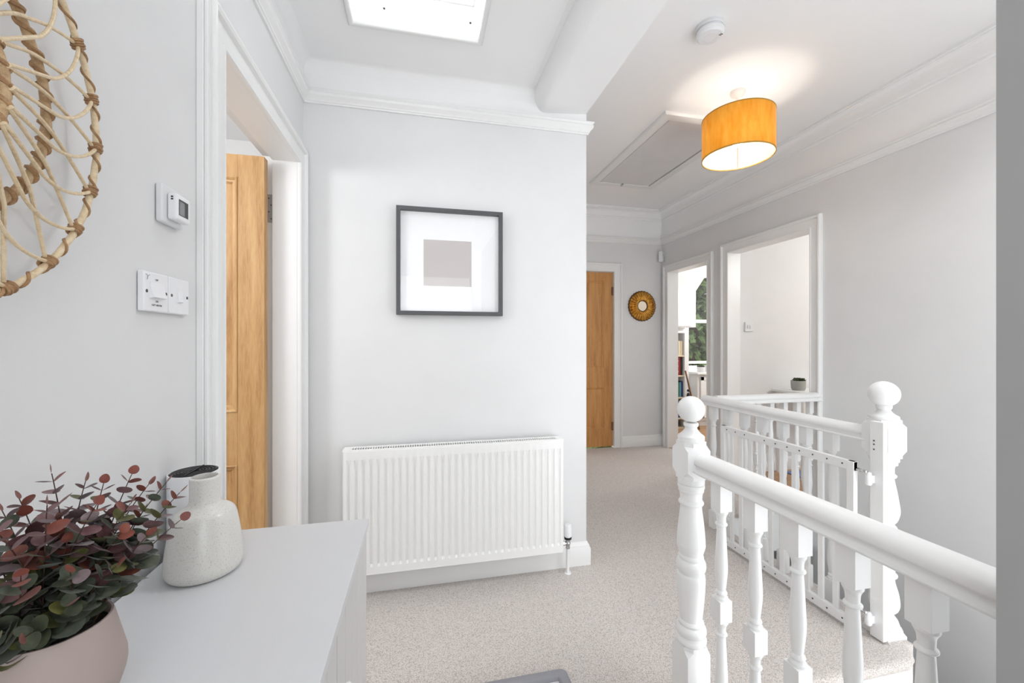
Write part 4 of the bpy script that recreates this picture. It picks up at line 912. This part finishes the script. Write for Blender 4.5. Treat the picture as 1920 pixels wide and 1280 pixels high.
for t, h, c_, lb in ((0.024, 0.19, 'slate', 'slate grey book at the left of the top study shelf'), (0.022, 0.20, 'white', 'white spined book left of the dark one on the top study shelf'), (0.022, 0.195, 'black', 'thin black book between pale books on the top study shelf'),
        (0.028, 0.205, 'white', 'white spined book right of the thin black one on the top study shelf'), (0.030, 0.20, 'cream', 'left of the two cream books on the top study shelf'), (0.034, 0.198, 'cream', 'right of the two cream books, last on the top study shelf')):
    book(x, t, SH[0], h, c_, lb); x += t+0.003
x = 3.385
book(x, 0.022, SH[1], 0.245, 'tan', 'tan spined book left of the thick red book'); rb = book(x+0.024, 0.085, SH[1], 0.255, 'red', 'thick dark red book with cream lettering on the second shelf', 0.2); book(x+0.112, 0.018, SH[1], 0.24, 'black', 'thin black book right of the thick red book')
b = MB()
for k in range(7): b.box(3.439, 3.461-0.006*(k % 3), BY+0.0288, BY+0.0296, SH[1]+0.045+k*0.024, SH[1]+0.060+k*0.024)
b.build('lettering', BKM['cream'], rb)
x = 3.368
for t, h, c_, lb in ((0.020, 0.20, 'orange', 'orange paperback at the left of the third shelf'), (0.016, 0.19, 'yellow', 'yellow paperback on the third shelf'), (0.014, 0.235, 'white', 'tall thin white book on the third shelf'), (0.018, 0.20, 'green', 'green paperback on the third shelf'), (0.016, 0.195, 'red', 'red paperback on the third shelf'),
        (0.020, 0.20, 'teal', 'teal paperback on the third shelf'), (0.018, 0.205, 'sky', 'pale blue paperback on the third shelf'), (0.026, 0.215, 'blue', 'dark blue book at the right of the third shelf')):
    book(x, t, SH[2], h, c_, lb); x += t+0.002
x = 3.385
for t, h, c_, lb in ((0.04, 0.21, 'black', 'wide black folder at the left of the fourth shelf'), (0.03, 0.2, 'slate', 'slate grey folder in the middle of the fourth shelf'), (0.05, 0.22, 'blue', 'navy folder at the right of the fourth shelf')):
    book(x, t, SH[3], h, c_, lb); x += t+0.004
bkb = thing('storage_pot', (3.45, 5.06, 0.02), 'round black pot on the bottom shelf of the bookcase', 'pot')
b = MB(); b.lathe([(0.03, 0.02), (0.045, 0.03), (0.05, 0.06), (0.042, 0.10), (0.036, 0.10)], (3.45, 5.06, 0), 'z', 24); b.build('body', M['dark'], bkb)
fp = thing('wooden_pole', (3.69, 5.0, 0), 'slim brown wooden pole leaning beside the bookcase', 'pole')
b = MB(); b.tube([(3.70, 4.90, 0.0), (3.530, 4.955, 0.80)], [0.016, 0.010], 10); b.build('shaft', M['brownwood'], fp)
fg = thing('figurine', (3.535, 4.90, 0.0), 'slender dark standing figurine next to the bookcase side', 'figurine')
b = MB(); b.lathe(smooth_prof([(0.03, 0.0), (0.03, 0.02), (0.015, 0.06), (0.018, 0.22), (0.024, 0.40), (0.020, 0.48), (0.008, 0.505)], 4), (3.535, 4.90, 0), 'z', 16); b.sphere((3.535, 4.90, 0.535), 0.018, 12, 8); b.build('body', M['dark'], fg)
def succulent(name, c, r, h, label, mat, lean=0):
    e = thing(name, c, label, 'plant'); b = MB()
    b.lathe([(r*0.8, 0), (r*0.95, h*0.2), (r, h*0.6), (r, h), (r*0.88, h), (r*0.86, h*0.86), (0.001, h*0.86)], c, 'z', 28, cap=False); b.build('pot', mat, e, angle=40)
    b = MB(); rn = random.Random(int(c[0]*1000))
    for q in range(7):
        cx = c[0]+rn.uniform(-.6, .6)*r; cy = c[1]+rn.uniform(-.5, .5)*r; rr = r*rn.uniform(.45, .62)
        for k in range(12):
            a = 2*PI*k/6+(k//6)*0.5; el = 0.35+0.55*(k//6); d_ = Vector((math.cos(a)*math.cos(el), math.sin(a)*math.cos(el), math.sin(el))); p = Vector((cx, cy, c[2]+h*0.98))
            b.tube([p, p+d_*rr*0.5, p+d_*rr], [rr*0.15, rr*0.24, rr*0.03], 6)
    b.build('succulents', M['succ'], e); return e
succulent('potted_succulent', (3.885, 5.10, WZ0-0.105), 0.055, 0.075, 'low succulent in a white pot at the left of the study sill', M['plastic'])
gc = thing('white_pot', (3.985, 5.12, WZ0-0.105), 'empty white pot beside the succulent on the study sill', 'pot')
b = MB(); b.lathe([(0.028, 0), (0.035, 0.01), (0.038, 0.09), (0.034, 0.09), (0.032, 0.02), (0.001, 0.02)], (3.985, 5.12, WZ0-0.105), 'z', 24, cap=False); b.build('body', M['plastic'], gc)
# garden trees
gd = MB(); gd.box(0, 14, 5.6, 20, -2.9, -2.8); struct(gd.build('floor_garden', M['grass']), 'lawn below the study window')
def conifer(x, y, h, r, label, seed):
    e = thing('conifer_tree', (x, y, -2.8), label, 'tree', None); rn = random.Random(seed)
    b = MB(); b.tube([(x, y, -2.8), (x, y, -2.8+h*0.9)], [0.18, 0.03], 10); b.build('trunk', M['bark'], e)
    b = MB()
    for q in range(5600):
        z = rn.random()**1.15; rr = r*(1-z*0.75)*math.sqrt(rn.uniform(0.12, 1)); a = rn.uniform(0, 2*PI)
        p = Vector((x+rr*math.cos(a), y+rr*math.sin(a), -2.5+z*(h-0.3)))
        d_ = Vector((math.cos(a+rn.uniform(-.6, .6)), math.sin(a+rn.uniform(-.6, .6)), rn.uniform(-0.7, 0.15))).normalized(); L = rn.uniform(0.24, 0.48); s_ = d_.cross(Vector((rn.uniform(-.3, .3), rn.uniform(-.3, .3), 1))).normalized()
        w_ = L*0.2; b.add([p, p+d_*L*0.4+s_*w_, p+d_*L, p+d_*L*0.4-s_*w_], [(0, 1, 2, 3)])
        q2 = d_.cross(s_)*w_; b.add([p, p+d_*L*0.45+q2, p+d_*L*0.9, p+d_*L*0.45-q2], [(0, 1, 2, 3)])
    b.build('foliage', M['conifer'], e)
conifer(5.75, 7.8, 8.6, 1.15, 'conifer filling the study window', 5); conifer(8.9, 8.6, 8.0, 1.3, 'conifer standing to the right of the one filling the study window', 6); conifer(7.5, 12.0, 10.0, 2.0, 'broad conifer furthest behind the study window', 8)

# ------------------------------------------------------------------ side room beyond the stairwell doorway
wallbox('wall_side_room', [(X1, 5.6, 3.202, 3.222, 0, 2.5), (5.5, 5.6, 0.3, 3.2, 0, 2.5), (X1, 5.6, 0.3, 0.4, 0, 2.5)], M['wall'], 'pale walls of the side room')
b = MB(); b.box(X1, 5.6, 0.3, 3.22, 2.45, 2.55); struct(b.build('ceiling_side_room', M['ceil']), 'ceiling of the side room')
b = MB(); b.box(XR, 5.6, 0.3, 3.22, -0.1, 0.0005); struct(b.build('floor_side_room', M['oakfloor']), 'wooden floor of the side room')
b = MB(); b.sweep([(X1, 3.202, 0), (5.5, 3.202, 0)], (0, 0, 1), BB, side=-1); struct(b.build('baseboard_side', M['gloss'], angle=30), 'white skirting board of the side room')
ls = thing('light_switch', (2.935, 3.202, 1.335), 'pale light switch on the wall seen through the stairwell doorway', 'switch')
b = MB(); b.box(2.893, 2.979, 3.19, 3.2015, 1.292, 1.378); b.build('faceplate', M['plastic2'], ls, bevel=0.003)
for k in (0, 1): b = MB(); b.box(2.915+k*0.026, 2.931+k*0.026, 3.185, 3.1905, 1.318, 1.350); b.build('rocker', M['plastic2'], ls, bevel=0.001)
tb = thing('console_table', (3.45, 3.0, 0), 'small white table against the side room wall', 'table')
b = MB(); b.box(3.17, 3.85, 2.87, 3.18, 0.742, 0.764); b.build('tabletop', M['gloss'], tb, bevel=0.003)
ref = None
for (x, y) in ((3.21, 2.90), (3.81, 2.90), (3.21, 3.15), (3.81, 3.15)):
    if ref is None: b = MB(); b.lathe([(0.014, 0.0), (0.02, 0.74)], (x, y, 0), 'z', 16); ref = b.build('leg', M['gloss'], tb); x0_, y0_ = x, y
    else: copy_part(ref, tb, (x-x0_, y-y0_, 0))
succulent('potted_succulent', (3.305, 3.03, 0.764), 0.058, 0.085, 'dark green succulent in a grey stone pot on the white table', M['stone'])
rg = thing('rug', (3.5, 2.6, 0), 'blue rug on the wooden floor of the side room', 'rug')
b = MB(); b.box(3.25, 3.77, 2.60, 3.12, 0.001, 0.01); b.build('pile', M['blue'], rg)
